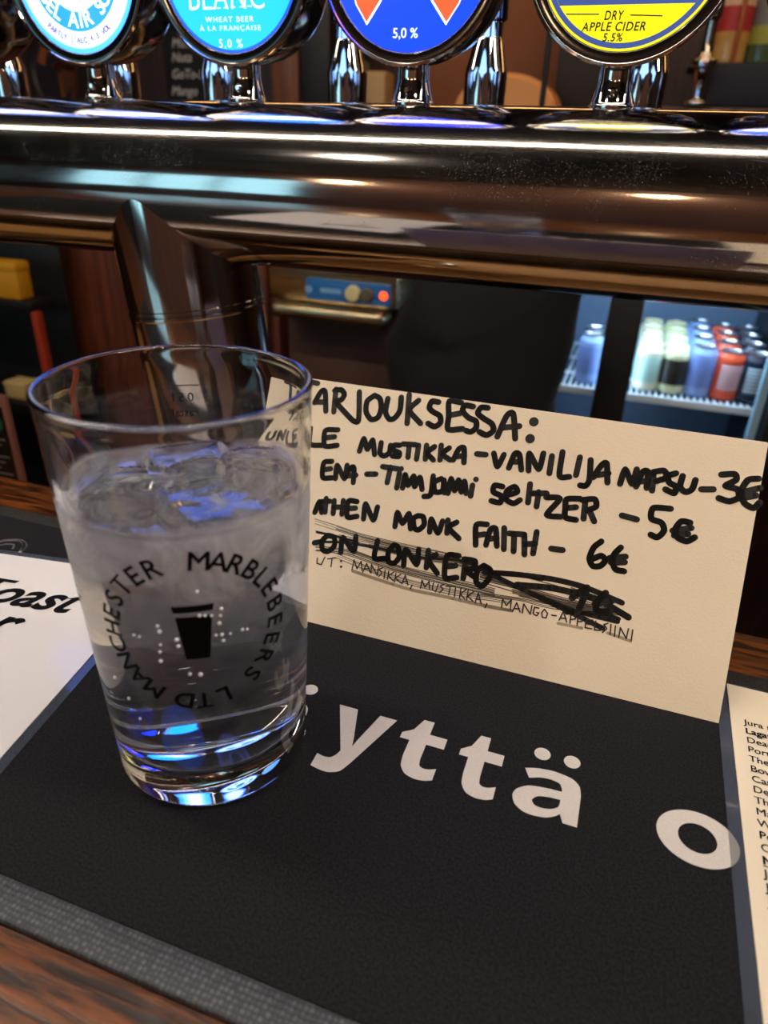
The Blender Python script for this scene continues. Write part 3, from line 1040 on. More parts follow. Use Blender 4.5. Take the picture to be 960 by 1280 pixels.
write(bm, FC, [[(880, 432), (1010, 445), (1100, 460)], [(60, 285), (200, 290), (420, 330), (560, 360), (720, 372), (900, 440)], [(60, 240), (160, 262), (250, 290)]], 0.0013, 0.00012)
rng = random.Random(3)
def dry(fr, st, nline, width, wd):
    for k in range(nline):
        o = (k/(nline-1)-0.5)*width
        i0 = rng.randrange(0, 1+len(st)//3)
        pts = [(x+rng.uniform(-3, 3), y+o+rng.uniform(-2, 2)) for x, y in st[i0:]]
        write(bmd, fr, [pts], wd*rng.uniform(0.6, 1.3), 0.00009)
obj('scribble', bm, M['ink'], sign)
bmd = bmesh.new()
dry(FC, [(50, 192), (150, 222), (260, 258), (430, 300), (640, 345), (800, 385)], 6, 22, 0.00035)
dry(FC, [(55, 245), (160, 270), (300, 300), (500, 345), (720, 385), (880, 450)], 7, 30, 0.0004)
dry(FC, [(55, 310), (200, 330), (400, 400), (640, 462), (880, 520)], 7, 34, 0.00035)
dry(FC, [(150, 352), (300, 410), (480, 470), (700, 520), (960, 560)], 4, 20, 0.0003)
dry(FD, [(0, 232), (150, 275), (330, 330), (500, 372), (640, 400)], 8, 44, 0.0005)
dry(FD, [(0, 295), (180, 318), (330, 352), (520, 372)], 6, 36, 0.0004)
dry(FD, [(220, 235), (420, 290), (600, 350)], 6, 50, 0.0005)
obj('scribble', bmd, M['dry_ink'], sign)
bm = bmesh.new()
write(bm, FC, [[(62, 360), (60, 385), (80, 390), (98, 355)], [(110, 365), (148, 358)], [(130, 362), (125, 400)],
    [(222, 415), (232, 368), (245, 410), (265, 375), (268, 418)], [(272, 425), (290, 385), (305, 425)], [(278, 410), (302, 410)],
    [(310, 430), (312, 390), (338, 440), (345, 400)], [(365, 405), (348, 412), (360, 430), (345, 445)], [(375, 415), (370, 455)],
    [(392, 420), (385, 460)], [(415, 425), (390, 442), (412, 465)], [(425, 430), (418, 470)], [(448, 435), (422, 452), (448, 475)],
    [(452, 480), (468, 440), (480, 485)], [(456, 468), (478, 468)], [(500, 485), (490, 502)],
    [(538, 500), (545, 462), (558, 495), (578, 468), (580, 505)], [(598, 475), (592, 505), (608, 515), (620, 482)],
    [(648, 482), (630, 488), (642, 505), (625, 520)], [(655, 490), (695, 492)], [(675, 492), (668, 530)], [(700, 495), (695, 538)],
    [(725, 498), (718, 545)], [(750, 505), (722, 525), (742, 550)], [(758, 510), (750, 555)], [(785, 515), (756, 535), (780, 560)],
    [(790, 565), (805, 522), (818, 570)], [(794, 550), (815, 552)], [(845, 570), (835, 590)]], 0.00062, 0.00022, False)
dots(bm, FC, [(172, 375), (172, 400)], 0.0006, 0.00022)
write(bm, FD, [[(100, 365), (105, 328), (122, 358), (145, 330), (140, 375)], [(150, 385), (170, 345), (185, 388)], [(156, 372), (182, 372)],
    [(195, 392), (202, 350), (232, 398), (240, 358)], [(272, 370), (252, 365), (245, 395), (262, 405), (272, 392), (262, 390)],
    [(298, 375), (285, 390), (288, 412), (305, 415), (312, 395), (298, 375)], [(330, 402), (352, 405)],
    [(365, 425), (385, 385), (400, 435)], [(372, 415), (398, 418)], [(415, 440), (420, 400)], [(420, 400), (440, 405), (440, 420), (418, 422)],
    [(448, 450), (452, 412)], [(452, 410), (475, 418), (470, 432), (450, 432)], [(520, 425), (490, 422), (485, 460), (515, 465)], [(488, 442), (512, 445)],
    [(535, 430), (528, 470), (555, 472)], [(590, 440), (572, 445), (585, 465), (565, 482)], [(605, 445), (600, 492)], [(625, 452), (620, 500)],
    [(640, 505), (648, 460), (675, 510), (685, 465)], [(705, 470), (698, 518)]], 0.00062, 0.00022, False)
hw = obj('handwriting', bm, M['thin_ink'], sign)
hw['label'] = 'thin pen writing under the crossed out line'
bm = bmesh.new()
write(bm, FC, [[(225, 420), (350, 462), (500, 508), (650, 538), (830, 580), (960, 604)]], 0.0016, 0.00006)
write(bm, FD, [[(0, 352), (140, 380)], [(360, 440), (470, 462)], [(590, 485), (695, 522)]], 0.0014, 0.00006)
obj('ink_smear', bm, M['smear'], sign)

# ------------------------------------------------------------------ beer rail and its pillar
RY, RZ, RR = 0.28536, 0.18525, 0.05
rail = thing('beer_rail', 'thick horizontal stainless steel beer rail carrying the round tap badges', 'beer font', (0, RY, RZ))
rot = Matrix.Rotation(PI/2, 4, 'Y')
obj('crossbar', lathe([(0, -1.1), (RR-0.004, -1.1), (RR, -1.096)] + [(RR, -1.096+2.192*k/30) for k in range(1, 31)] + [(RR-0.004, 1.1), (0, 1.1)], 128, mtx=rot), M['rail'], rail, smooth=30)
# pillar: a tube whose top is cut to the round of the crossbar
pr_ = 0.0493
pax = Vector((-0.12, 0.0, 1.0)).normalized()
pc = Vector((-0.181, 0.0, 0.1015-RZ))
pu = Vector((1, 0, 0.12)).normalized()
pv = Vector((0, 1, 0))
bm = bmesh.new()
levels = []
def ringpts(s, rad):
    return [pc+pax*s+pu*(rad*math.cos(2*PI*k/96))+pv*(rad*math.sin(2*PI*k/96)) for k in range(96)]
def cutpts(rad):
    out = []
    for k in range(96):
        b = pc+pu*(rad*math.cos(2*PI*k/96))+pv*(rad*math.sin(2*PI*k/96))
        zz = -math.sqrt(max(0.0, RR*RR-b.y*b.y))
        out.append(b+pax*((zz-b.z)/pax.z))
    return out
rgs = [ringpts(s, r) for s, r in ((-0.396, pr_+0.007), (-0.390, pr_+0.007), (-0.388, pr_), (-0.0035, pr_), (-0.0025, pr_+0.0009), (-0.0005, pr_+0.0009), (0.0, pr_-0.0006), (0.0006, pr_-0.0006), (0.001, pr_+0.0003), (0.003, pr_+0.0003), (0.0036, pr_))]
rgs.append(cutpts(pr_))
V = [[bm.verts.new(p) for p in rg] for rg in rgs]
for a, b in zip(V[:-1], V[1:]):
    for k in range(96):
        k2 = (k+1) % 96
        bm.faces.new((a[k], a[k2], b[k2], b[k]))
bm.faces.new(list(reversed(V[0])))
obj('pillar', bm, M['tube'], rail, smooth=25)

# ------------------------------------------------------------------ tap badges
def face_mat(name, rgb, k=1.0):
    return emat(name, rgb, BADGE*k, 0.12)
NX = [-0.3555, -0.2431, -0.1315, -0.0196, 0.0964, 0.2090]
TOPZ = RZ+RR
FY, BZ, BR = 0.275, 0.3055, 0.0525
def badge_base(x, label, colour, screw=True):
    t = thing('tap_badge', label, 'beer tap badge', (x, RY+0.004, TOPZ), 'round tap badges along the rail')
    nk = obj('neck', lathe(rounded([(0, -0.0015), (0.0128, -0.0015), (0.0128, 0.0008), (0.0120, 0.0015), (0.0105, 0.006), (0.0092, 0.012), (0.0092, 0.024), (0, 0.024)], 0.0012, 3), 40), M['chrome'], t)
    if screw:
        ry = Matrix.Translation((0.0, -0.0102, 0.0068)) @ Matrix.Rotation(PI/2, 4, 'X')
        obj('screw', lathe([(0, 0.0022), (0.0012, 0.0022), (0.0022, 0.0014), (0.0026, 0.0), (0, 0.0)], 16, mtx=ry), M['chrome'], nk)
    y = FY-RY-0.004
    mt = Matrix.Translation((0, y, BZ-TOPZ)) @ Matrix.Rotation(PI/2, 4, 'X')      # local z of the lathe points to the customer
    obj('housing', lathe(rounded([(0, -0.052), (0.041, -0.052), (0.048, -0.040), (0.0515, -0.018), (0.0515, -0.002), (0.050, -0.001)], 0.006, 5), 96, mtx=mt), M['dark_chrome'], t)
    obj('bezel', lathe(rounded([(0.0505, -0.004), (BR, -0.003), (BR, 0.0005), (0.0510, 0.0018), (0.0460, 0.0012), (0.0452, -0.0004)], 0.0008, 3), 96, mtx=mt), M['bezel'], t)
    obj('chrome_ring', lathe([(0.0505, 0.0014), (0.0512, 0.0024), (0.0524, 0.0020), (0.0528, 0.0004)], 96, mtx=mt), M['chrome'], t)
    obj('lit_back', lathe([(0, -0.0525), (0.040, -0.0525)], 64, mtx=mt), lmat('lit_back', (0.9, 1.9, 4.4)), t)
    obj('lit_face', lathe([(0.0458, 0.0002), (0, 0.0004)], 96, mtx=mt), lmat('lit_face', colour), t)
    return t
def badge3(off=0.0006):
    return lambda u, v: Vector((u, FY-RY-0.004-off, BZ-TOPZ+v))
def b2(x, px, py):
    q = at_y(px, py, FY)
    return q.x-x, q.z-BZ
def bcap(px, py, h):
    return at_y(px, py-h/2, FY).z-at_y(px, py+h/2, FY).z
WHITE = lmat('lit_white', (1.6, 1.8, 3.0))

# far left, only its housing shows
badge_base(NX[0], 'dark housing of a tap badge cut off at the left edge of the photo', (0.2, 0.6, 2.5))
# pale sour beer
x = NX[1]
t = badge_base(x, 'white and cyan tap badge reading AIR SOUR', (1.08, 1.5, 6.0))
bm = bmesh.new(); ring2(bm, 0.0428, 0.0458, badge3(0.0003)); obj('outer_ring', bm, lmat('lit_pale_cyan', (0.12, 0.85, 6.0)), t)
bm = bmesh.new(); ring2(bm, 0.0205, 0.0335, badge3(0.0003)); obj('cyan_ring', bm, lmat('lit_cyan', (0.02, 0.5, 1.6)), t)
bm = bmesh.new(); disc2(bm, 0, 0, 0.0205, badge3(0.0003), 64); obj('grey_disc', bm, lmat('lit_grey', (0.36, 0.45, 0.6)), t)
bm = bmesh.new(); disc2(bm, 0.002, 0.003, 0.0115, badge3(0.0006), 48, 0.015); obj('blue_mark', bm, lmat('lit_sea_blue', (0.01, 0.33, 0.7)), t)
bm = bmesh.new()
arc_text(bm, [(ch, math.radians(180+58-12.4*k)) for k, ch in enumerate('BEL AIR SOUR') if ch != ' '], 0.0270, 0.0088, badge3(0.0009), 0.02, True)
obj('lettering', bm, WHITE, t)
bm = bmesh.new()
arc_text(bm, [(ch, math.radians(180+38-3.9*k)) for k, ch in enumerate('PARTLY | ALC 4.5 VOL') if ch != ' '], 0.0382, 0.0032, badge3(0.0009), 0.03, True)
obj('lettering', bm, lmat('lit_magenta', (0.30, 0.02, 0.10)), t)
# wheat beer
x = NX[2]
t = badge_base(x, 'bright cyan tap badge reading BLANC wheat beer', (0.0, 0.78, 6.0))
bm = bmesh.new(); ring2(bm, 0.0440, 0.0458, badge3(0.0003)); obj('outer_ring', bm, lmat('lit_blue_edge', (0.0, 0.12, 2.0)), t)
bm = bmesh.new()
u0, v0 = b2(x, 238, 13); u1, _ = b2(x, 331, 5)
fit_text(bm, 'BLANC', u0, v0, u1, v0+0.0135, badge3(0.0006), -0.012, 0, 1.05)
for px in (242, 258, 266, 274, 283, 292, 303, 313):      # little serifs
    u, v = b2(x, px, 12.5-(px-238)*0.06)
    ribbon(bm, [(u-0.0014, v), (u+0.0014, v)], 0.0005, badge3(0.0008), False)
for txt, px, py, h, wpx in (('WHEAT BEER', 287, 24, 7, 60), ('À LA FRANÇAISE', 288, 35, 6.5, 76), ('5,0 %', 289, 54, 11, 29)):
    u, v = b2(x, px, py)
    ua, ub = b2(x, px-wpx/2, py)[0], b2(x, px+wpx/2, py)[0]
    center_text(bm, txt, u, v, bcap(px, py, h), badge3(0.0006), -0.004, 0, 1.25, ub-ua)
obj('lettering', bm, WHITE, t)
# blue lager
x = NX[3]
t = badge_base(x, 'deep blue tap badge with orange kite shapes above 5,0 %', (0.003, 0.09, 5.0))
bm = bmesh.new(); bw = bmesh.new()
for pts in ([(437, -30), (446, 6), (459, 30), (476, 2), (486, -30)], [(588, -30), (574, 5), (558, 30), (541, 2), (528, -30)]):
    q = [b2(x, *p) for p in pts]
    bm.faces.new([bm.verts.new(badge3(0.0006)(*p)) for p in q])
    ribbon(bw, q[1:4][::-1][:2] if False else q[2:5], 0.0011, badge3(0.0008), True, False)
    ribbon(bw, q[0:3], 0.0006, badge3(0.0008), True, False)
obj('orange_kites', bm, lmat('lit_orange', (1.6, 0.16, 0.05)), t)
u, v = b2(x, 507, 41)
center_text(bw, '5,0 %', u, v, bcap(507, 41, 13), badge3(0.0006), 0.004, 0, 1.0, b2(x, 522, 41)[0]-b2(x, 491, 41)[0])
obj('lettering', bw, WHITE, t)
# yellow cider
x = NX[4]
t = badge_base(x, 'yellow tap badge reading DRY APPLE CIDER', (1.35, 1.15, 0.01))
bm = bmesh.new(); ring2(bm, 0.0418, 0.0444, badge3(0.0003)); 
v5 = b2(x, 768, 6)[1]
cap = []
for k in range(41):
    a = math.asin(v5/0.0418)
    ang = a+(PI-2*a)*k/40
    cap.append((0.0418*math.cos(ang), 0.0418*math.sin(ang)))
bm.faces.new([bm.verts.new(badge3(0.0003)(*p)) for p in cap])
obj('blue_band', bm, lmat('lit_slate_blue', (0.06, 0.11, 0.36)), t)
bm = bmesh.new()
for txt, px, py, h, wpx in (('DRY', 768, 19, 12, 24), ('APPLE CIDER', 767, 33, 11.5, 80), ('5.5%', 766, 46.5, 10.5, 25)):
    u, v = b2(x, px, py)
    ua, ub = b2(x, px-wpx/2, py)[0], b2(x, px+wpx/2, py)[0]
    center_text(bm, txt, u, v, bcap(px, py, h), badge3(0.0006), 0.026, 0.12, 1.12, ub-ua)
for a, b in (((708, 18), (749, 18)), ((788, 19), (828, 20))):
    ribbon(bm, [b2(x, *a), b2(x, *b)], 0.0006, badge3(0.0006), False)
obj('lettering', bm, lmat('lit_olive', (0.02, 0.022, 0.008)), t)
badge_base(NX[5], 'blue tap badge cut off at the right edge of the photo', (0.05, 0.35, 4.0))

# tap handles on the server's side
HX = [-0.461, -0.336, -0.236, -0.120, -0.008, 0.106, 0.225]
hl = ['far left', 'behind the white and cyan badge', 'behind the cyan badge', 'left of the blue badge', 'right of the blue badge', 'behind the yellow badge', 'right of the yellow badge']
hmesh = None
for x, l in zip(HX, hl):
    t = thing('beer_tap', 'chrome tap with black handle, '+l, 'beer tap', (x, 0.432, 0.200), 'chrome taps behind the rail')
    if hmesh is None:
        prof = rounded([(0, -0.03), (0.012, -0.03), (0.012, 0.02), (0.0155, 0.022), (0.0160, 0.062), (0.0150, 0.066), (0.0105, 0.083), (0.0100, 0.084), (0.0100, 0.0945), (0, 0.0945)], 0.0012, 3)
        a = lathe(prof, 14)
        bmesh.ops.rotate(a, verts=a.verts, matrix=Matrix.Rotation(0.1, 3, 'Z'))
        hmesh = [mesh_from(a, 'tap_body', M['chrome'], 40),
                 mesh_from(lathe(rounded([(0, 0.0945), (0.0128, 0.0945), (0.0122, 0.110), (0.0150, 0.150), (0.0165, 0.190), (0.0120, 0.205), (0, 0.207)], 0.002, 3), 12), 'handle', M['dark_chrome'], 30)]
    for nm, me in zip(('tap_body', 'handle'), hmesh):
        o = D.objects.new(nm, me); C.objects.link(o); o.parent = t
# shank rail the taps screw into
sr = obj('shank_bar', bbox((-1.0, 0.415, 0.150), (1.0, 0.449, 0.172), 0.004), M['steel'])
tag(sr, 'flat steel bar holding the chrome taps behind the beer rail', 'bar')

# ------------------------------------------------------------------ back bar: things below the rail
def px_box(x0, y0, x1, y1, Yf, depth, bevel=0.0, seg=3):
    """a box whose front face at distance Yf spans these pixels (x0, x1 measured at mid height)"""
    ym = (y0+y1)/2
    xm = (x0+x1)/2
    X0, X1 = at_y(x0, ym, Yf).x, at_y(x1, ym, Yf).x
    Z0, Z1 = at_y(xm, y1, Yf).z, at_y(xm, y0, Yf).z
    return (X0, Yf, Z0), (X1, Yf+depth, Z1)

# reddish cabinet side left of the pillar
lo, hi = px_box(52, 300, 352, 640, 1.25, 0.4)
cab = thing('wooden_cabinet', 'tall reddish brown wooden cabinet behind the steel pillar', 'cabinet', ((lo[0]+hi[0])/2, lo[1], ZF))
ox, oy, oz = cab.location
obj('carcass', bbox((lo[0]-ox, 0.0, 0.0), (hi[0]-ox, 0.45, 1.16), 0.006), M['wood_red'], cab)
obj('door', bbox((lo[0]-ox+0.02, -0.018, 0.03), (hi[0]-ox-0.02, 0.0, 1.14), 0.004), M['wood_red'], cab)

# dark open shelf on the far left with an orange post
Ys = 1.02
pA = at_y(44, 384, Ys)
sh = thing('open_shelf', 'black open shelf with an orange-red post at the left edge of the photo', 'shelf', (pA.x, Ys, ZF))
bz = pA.z-ZF
obj('shelf_board', bbox((-0.5, 0.0, bz-0.012), (-0.012, 0.07, bz+0.008), 0.002), M['black'], sh)
q0 = at_y(53, 470, Ys)
obj('post', bbox((-0.018, 0.0, 0.0), (-0.002, 0.02, bz-0.012), 0.003), pmat('orange_red_paint', (150, 48, 18), 0.5), sh)
obj('back_board', bbox((-0.5, 0.16, 0.0), (-0.06, 0.17, bz+0.25), 0.002), M['black'], sh)
zl2 = at_y(30, 505, Ys).z-ZF
obj('shelf_board', bbox((-0.5, 0.0, zl2-0.03), (-0.02, 0.16, zl2), 0.002), M['black'], sh)
lo, hi = px_box(-70, 332, 22, 377, Ys+0.01, 0.04)
yb = thing('box', 'mustard yellow box on the black shelf at the left', 'box', ((lo[0]+hi[0])/2, lo[1], pA.z+0.008))
hw_, hh = (hi[0]-lo[0])/2, hi[2]-lo[2]
obj('carton', bbox((-hw_, 0, 0), (hw_, 0.04, hh*0.78), 0.004), pmat('mustard_card', (200, 140, 18), 0.5), yb)
obj('lid', bbox((-hw_-0.002, -0.002, hh*0.72), (hw_+0.002, 0.042, hh), 0.006), pmat('mustard_lid', (205, 146, 20), 0.5), yb)
pk = thing('carton', 'small cream carton on the lower board of the black shelf at the left', 'carton', (at_y(22, 505, Ys+0.02).x, Ys+0.02, ZF+zl2))
obj('body', bbox((-0.03, 0, 0), (0.03, 0.05, 0.036), 0.003), pmat('cream_board', (190, 164, 108), 0.7), pk)
obj('flap', bbox((-0.031, -0.001, 0.030), (0.031, 0.051, 0.039), 0.002), pmat('cream_flap', (200, 176, 120), 0.7), pk)
# menu in a pink frame just behind the counter
Ym = 0.40
a = at_y(26, 588, Ym); b = at_y(8, 496, Ym)
mw, mh = 0.12, 0.10
mn = thing('table_menu', 'black menu card in a pink frame standing behind the counter on the left', 'menu', (a.x, Ym, -0.2998))
ht = (b.z+0.2998)
obj('frame', bbox((-mw, 0, 0), (0.0, 0.006, ht), 0.001), pmat('dusty_pink', (176, 122, 106), 0.6), mn)
obj('sheet', bbox((-mw+0.008, -0.0008, 0.01), (-0.007, 0.0, ht-0.014)), M['black'], mn)
bm = bmesh.new()
for k in range(8):
    zz = ht-0.055-k*0.0075
    ribbon(bm, [(-0.075, zz), (-0.012-(k % 3)*0.008, zz)], 0.0012, lambda u, v: (u, -0.0011, v), False)
obj('print_lines', bm, M['white_ink'], mn)
bm = bmesh.new(); disc2(bm, -0.020, ht-0.035, 0.010, lambda u, v: (u, -0.0011, v)); obj('green_mark', bm, pmat('leaf_green', (30, 120, 70), 0.6), mn)

# glass washer with a blue control panel
Yw = 1.0
gx0, gx1 = at_y(335, 365, Yw).x, at_y(497, 365, Yw).x
zt_, zb_ = at_y(440, 325, Yw).z, at_y(440, 384, Yw).z
gw = thing('glasswasher', 'stainless steel glasswasher with a blue control panel under the beer rail', 'dishwasher', ((gx0+gx1)/2, Yw, ZF))
hw_ = (gx1-gx0)/2
gz0, gz1 = zb_-ZF, zt_-ZF
obj('hood', bbox((-hw_, 0.0, gz0), (hw_, 0.42, gz1+0.05), 0.008), M['steel'], gw)
lipb = at_y(440, 402, Yw).z-ZF
obj('door_lip', bbox((-hw_*0.86, -0.03, lipb), (hw_*0.88, 0.03, gz0), 0.010, 4), M['steel'], gw)
obj('body', bbox((-hw_*0.9, 0.05, 0.0), (hw_*0.9, 0.42, gz0), 0.005), pmat('brown_panel', (70, 44, 30), 0.6), gw)  # plain brown below the steel lip
lo, hi = px_box(384, 351, 490, 379, Yw, 0.006)
cp = obj('control_panel', bbox((lo[0]-gw.location.x, -0.006, lo[2]-ZF), (hi[0]-gw.location.x, 0.0, hi[2]-ZF), 0.003), pmat('blue_panel', (40, 105, 170), 0.35, var=0.25, vscale=25), gw)
zm = (lo[2]+hi[2])/2-ZF
kx = at_y(444, 365, Yw).x-gw.location.x
kb = Matrix.Translation((kx, -0.006, zm)) @ Matrix.Rotation(PI/2, 4, 'X')
obj('knob', lathe(rounded([(0.014, 0.0), (0.013, 0.012), (0, 0.012)], 0.002), 24, mtx=kb), pmat('cream_plastic', (222, 205, 150), 0.4), cp)
obj('knob', lathe(rounded([(0.012, 0.0), (0.011, 0.012), (0, 0.012)], 0.002), 24, mtx=Matrix.Translation((0.026, 0, 0)) @ kb), pmat('grey_plastic', (96, 88, 70), 0.4), cp)
lx = at_y(481, 364, Yw).x-gw.location.x
obj('indicator_light', lathe([(0.0075, 0.0), (0.006, 0.004), (0, 0.005)], 20, mtx=Matrix.Translation((lx, -0.006, zm)) @ Matrix.Rotation(PI/2, 4, 'X')), emat('red_indicator', (255, 70, 20), 3.0), cp)
bm = bmesh.new()
px0 = at_y(415, 362, Yw).x-gw.location.x
ribbon(bm, [(px0-0.02, zm), (px0+0.02, zm)], 0.008, lambda u, v: (u, -0.0066, v), False)
disc2(bm, px0-0.042, zm, 0.007, lambda u, v: (u, -0.0066, v))
obj('panel_marking', bm, pmat('pale_blue_print', (120, 170, 210), 0.5), cp)

# unidentified black mass beside the fridge, given the shape of hanging cloth
Ya = 0.92
edge = [(535, 318), (520, 352), (506, 376), (489, 405), (475, 432), (480, 458), (487, 490), (489, 560), (690, 560), (688, 512), (702, 474), (713, 440), (717, 410), (722, 380), (730, 345), (735, 318)]
pts = [at_y(px, py, Ya) for px, py in edge]
cx = sum(p.x for p in pts)/len(pts)
zmin = min(p.z for p in pts)
ap = thing('black_shape', 'unidentified black shape, built as hanging cloth, left of the lit drinks fridge', 'black_shape', (cx, Ya, zmin))
bm = bmesh.new()
P2 = [Vector((p.x-cx, p.z-zmin)) for p in pts]
cen = sum(P2, Vector((0, 0)))/len(P2)
rings = []
for f, dy in ((1.0, 0.05), (1.0, 0.02), (0.97, 0.0), (0.85, -0.025), (0.6, -0.04), (0.25, -0.045)):
    rings.append([bm.verts.new((cen.x+(p.x-cen.x)*f, dy+0.01*math.sin(p.x*60)*(f < 0.99), cen.y+(p.y-cen.y)*f)) for p in P2])
for a_, b_ in zip(rings[:-1], rings[1:]):
    for k in range(len(P2)):
        bm.faces.new((a_[k], a_[(k+1) % len(P2)], b_[(k+1) % len(P2)], b_[k]))
bm.faces.new(rings[0]); bm.faces.new(rings[-1])
bmesh.ops.recalc_face_normals(bm, faces=bm.faces)
obj('cloth', bm, pmat('black_cloth', (10, 10, 13), 0.9, bump=0.3, bscale=120), ap, smooth=80)
obj('hanging_loop', lathe([(0, 0), (0.004, 0), (0.004, 0.5), (0, 0.5)], 8, mtx=Matrix.Translation((0.05, 0.02, max(p.y for p in P2)-0.01))), M['black'], ap)

# drinks fridge
Yf = 1.22
fx0, fx1 = at_y(655, 420, Yf).x, at_y(960, 440, Yf).x+0.030
ftop, fbot = at_y(850, 372, Yf).z, -0.95
fr_ = thing('drinks_fridge', 'black double-door drinks fridge with lit shelves of cans', 'fridge', ((fx0+fx1)/2, Yf, ZF))
ox = fr_.location.x
hx0, hx1 = fx0-ox, fx1-ox
zt1, zb1 = ftop-ZF, fbot-ZF
dep = 0.42
inner_m = pmat('fridge_liner', (84, 104, 130), 0.4)
obj('back_panel', bbox((hx0, dep, zb1), (hx1, dep+0.02, zt1)), inner_m, fr_)
obj('side_panel', bbox((hx0-0.03, 0.0, 0.0), (hx0, dep+0.02, zt1+0.05), 0.003), M['black'], fr_)
obj('side_panel', bbox((hx1, 0.0, 0.0), (hx1+0.03, dep+0.02, zt1+0.05), 0.003), M['black'], fr_)
obj('top_panel', bbox((hx0, 0.0, zt1+0.02), (hx1, dep+0.02, zt1+0.05), 0.003), M['black'], fr_)
obj('plinth', bbox((hx0, 0.0, 0.0), (hx1, dep+0.02, zb1), 0.003), M['black'], fr_)
mx0, mx1 = at_y(752, 440, Yf).x-ox, at_y(794, 440, Yf).x-ox
obj('door_post', bbox((mx0, -0.03, zb1), (mx1, 0.02, zt1+0.02), 0.003), M['black'], fr_)
obj('door_stile', bbox((hx1-0.030, -0.03, zb1), (hx1-0.016, -0.004, zt1+0.02), 0.003), pmat('pale_blue_edge', (130, 165, 185), 0.35), fr_)
obj('door_rail', bbox((hx0, -0.03, zt1), (hx1, 0.02, zt1+0.03), 0.003), M['black'], fr_)
obj('light_tube', lathe([(0, hx0+0.02), (0.010, hx0+0.02), (0.010, hx1-0.02), (0, hx1-0.02)], 12, mtx=Matrix.Translation((0, 0.04, zt1+0.005)) @ Matrix.Rotation(PI/2, 4, 'Y')), emat('cold_tube', (190, 225, 255), FRIDGE), fr_)
obj('light_tube', lathe([(0, zb1+0.02), (0.007, zb1+0.02), (0.007, zt1-0.02), (0, zt1-0.02)], 12, mtx=Matrix.Translation((mx1-0.012, 0.035, 0))), emat('cold_tube', (190, 225, 255), FRIDGE*0.2), fr_)  # upright tube, added to brighten the can fronts
zs = at_y(865, 501, Yf+0.03).z-ZF
zs2 = zs-0.22
wire = pmat('white_wire', (210, 225, 235), 0.4)
for zz in (zs, zs2):
    bm = bmesh.new()
    box(bm, (hx0, 0.03, zz-0.016), (hx1-0.012, 0.036, zz), 0.002)
    box(bm, (hx0, dep-0.02, zz-0.006), (hx1-0.012, dep-0.014, zz), 0.001)
    k = hx0
    while k < hx1-0.015:
        box(bm, (k, 0.034, zz-0.005), (k+0.003, dep-0.015, zz-0.001))
        k += 0.012
    for yy in (0.15, 0.28):
        box(bm, (hx0, yy, zz-0.010), (hx1-0.012, yy+0.005, zz-0.005))
    obj('wire_shelf', bm, wire, fr_)
# cans and bottles on the shelves
def can_parts(body, lid, band, h, r, shoulder=None):
    b = lathe(rounded([(0, 0), (r*0.8, 0), (r, 0.008), (r, h*0.86), (r*0.80, h*0.97), (r*0.80, h*0.985)], 0.003, 3), 28)
    l = lathe(rounded([(r*0.80, h*0.98), (r*0.83, h), (r*0.76, h), (r*0.74, h-0.003), (0, h-0.003)], 0.001, 2), 28)
    g = lathe([(r+0.0004, h*0.22), (r+0.0006, h*0.23), (r+0.0006, h*0.76), (r+0.0004, h*0.77)], 28)
    return (('can_body', mesh_from(b, 'can_body', body)), ('lid', mesh_from(l, 'lid', lid)), ('label_band', mesh_from(g, 'label_band', band)))
silver = steel('can_aluminium', (220, 222, 226), 0.3, (50, 50, 50))
def pc_(n, c): return pmat(n, c, 0.35)
def band_mat(name, c1, c2, n=2, ph=0.0, lines=False):
    mt, nt, N, L, b = newmat(name)
    tc = N.new('ShaderNodeTexCoord')
    sp = N.new('ShaderNodeSeparateXYZ')
    L.new(tc.outputs['Object'], sp.inputs[0])
    at = N.new('ShaderNodeMath'); at.operation = 'ARCTAN2'
    L.new(sp.outputs['Y'], at.inputs[0]); L.new(sp.outputs['X'], at.inputs[1])
    ad = N.new('ShaderNodeMath'); ad.operation = 'MULTIPLY_ADD'
    ad.inputs[1].default_value = n; ad.inputs[2].default_value = ph
    L.new(at.outputs[0], ad.inputs[0])
    si = N.new('ShaderNodeMath'); si.operation = 'SINE'
    L.new(ad.outputs[0], si.inputs[0])
    cr = N.new('ShaderNodeValToRGB')
    cr.color_ramp.interpolation = 'CONSTANT'
    cr.color_ramp.elements[0].color = lin(c1)
    cr.color_ramp.elements[1].position = 0.5
    cr.color_ramp.elements[1].color = lin(c2)
    mr = N.new('ShaderNodeMapRange'); mr.inputs['From Min'].default_value = -1
    L.new(si.outputs[0], mr.inputs['Value']); L.new(mr.outputs[0], cr.inputs['Fac'])
    L.new(cr.outputs['Color'], b.inputs['Base Color'])
    if lines:                                   # rows of fine print on the pale panel
        wv = N.new('ShaderNodeMath'); wv.operation = 'MULTIPLY'; wv.inputs[1].default_value = 900
        L.new(sp.outputs['Z'], wv.inputs[0])
        sn = N.new('ShaderNodeMath'); sn.operation = 'SINE'
        L.new(wv.outputs[0], sn.inputs[0])
        gt = N.new('ShaderNodeMath'); gt.operation = 'GREATER_THAN'; gt.inputs[1].default_value = 0.3
        L.new(sn.outputs[0], gt.inputs[0])
        mx = N.new('ShaderNodeMix'); mx.data_type = 'RGBA'
        L.new(gt.outputs[0], mx.inputs[0])
        L.new(cr.outputs['Color'], mx.inputs[6]); mx.inputs[7].default_value = lin(c1)
        L.new(mx.outputs[2], b.inputs['Base Color'])
    b.inputs['Roughness'].default_value = 0.35
    return mt
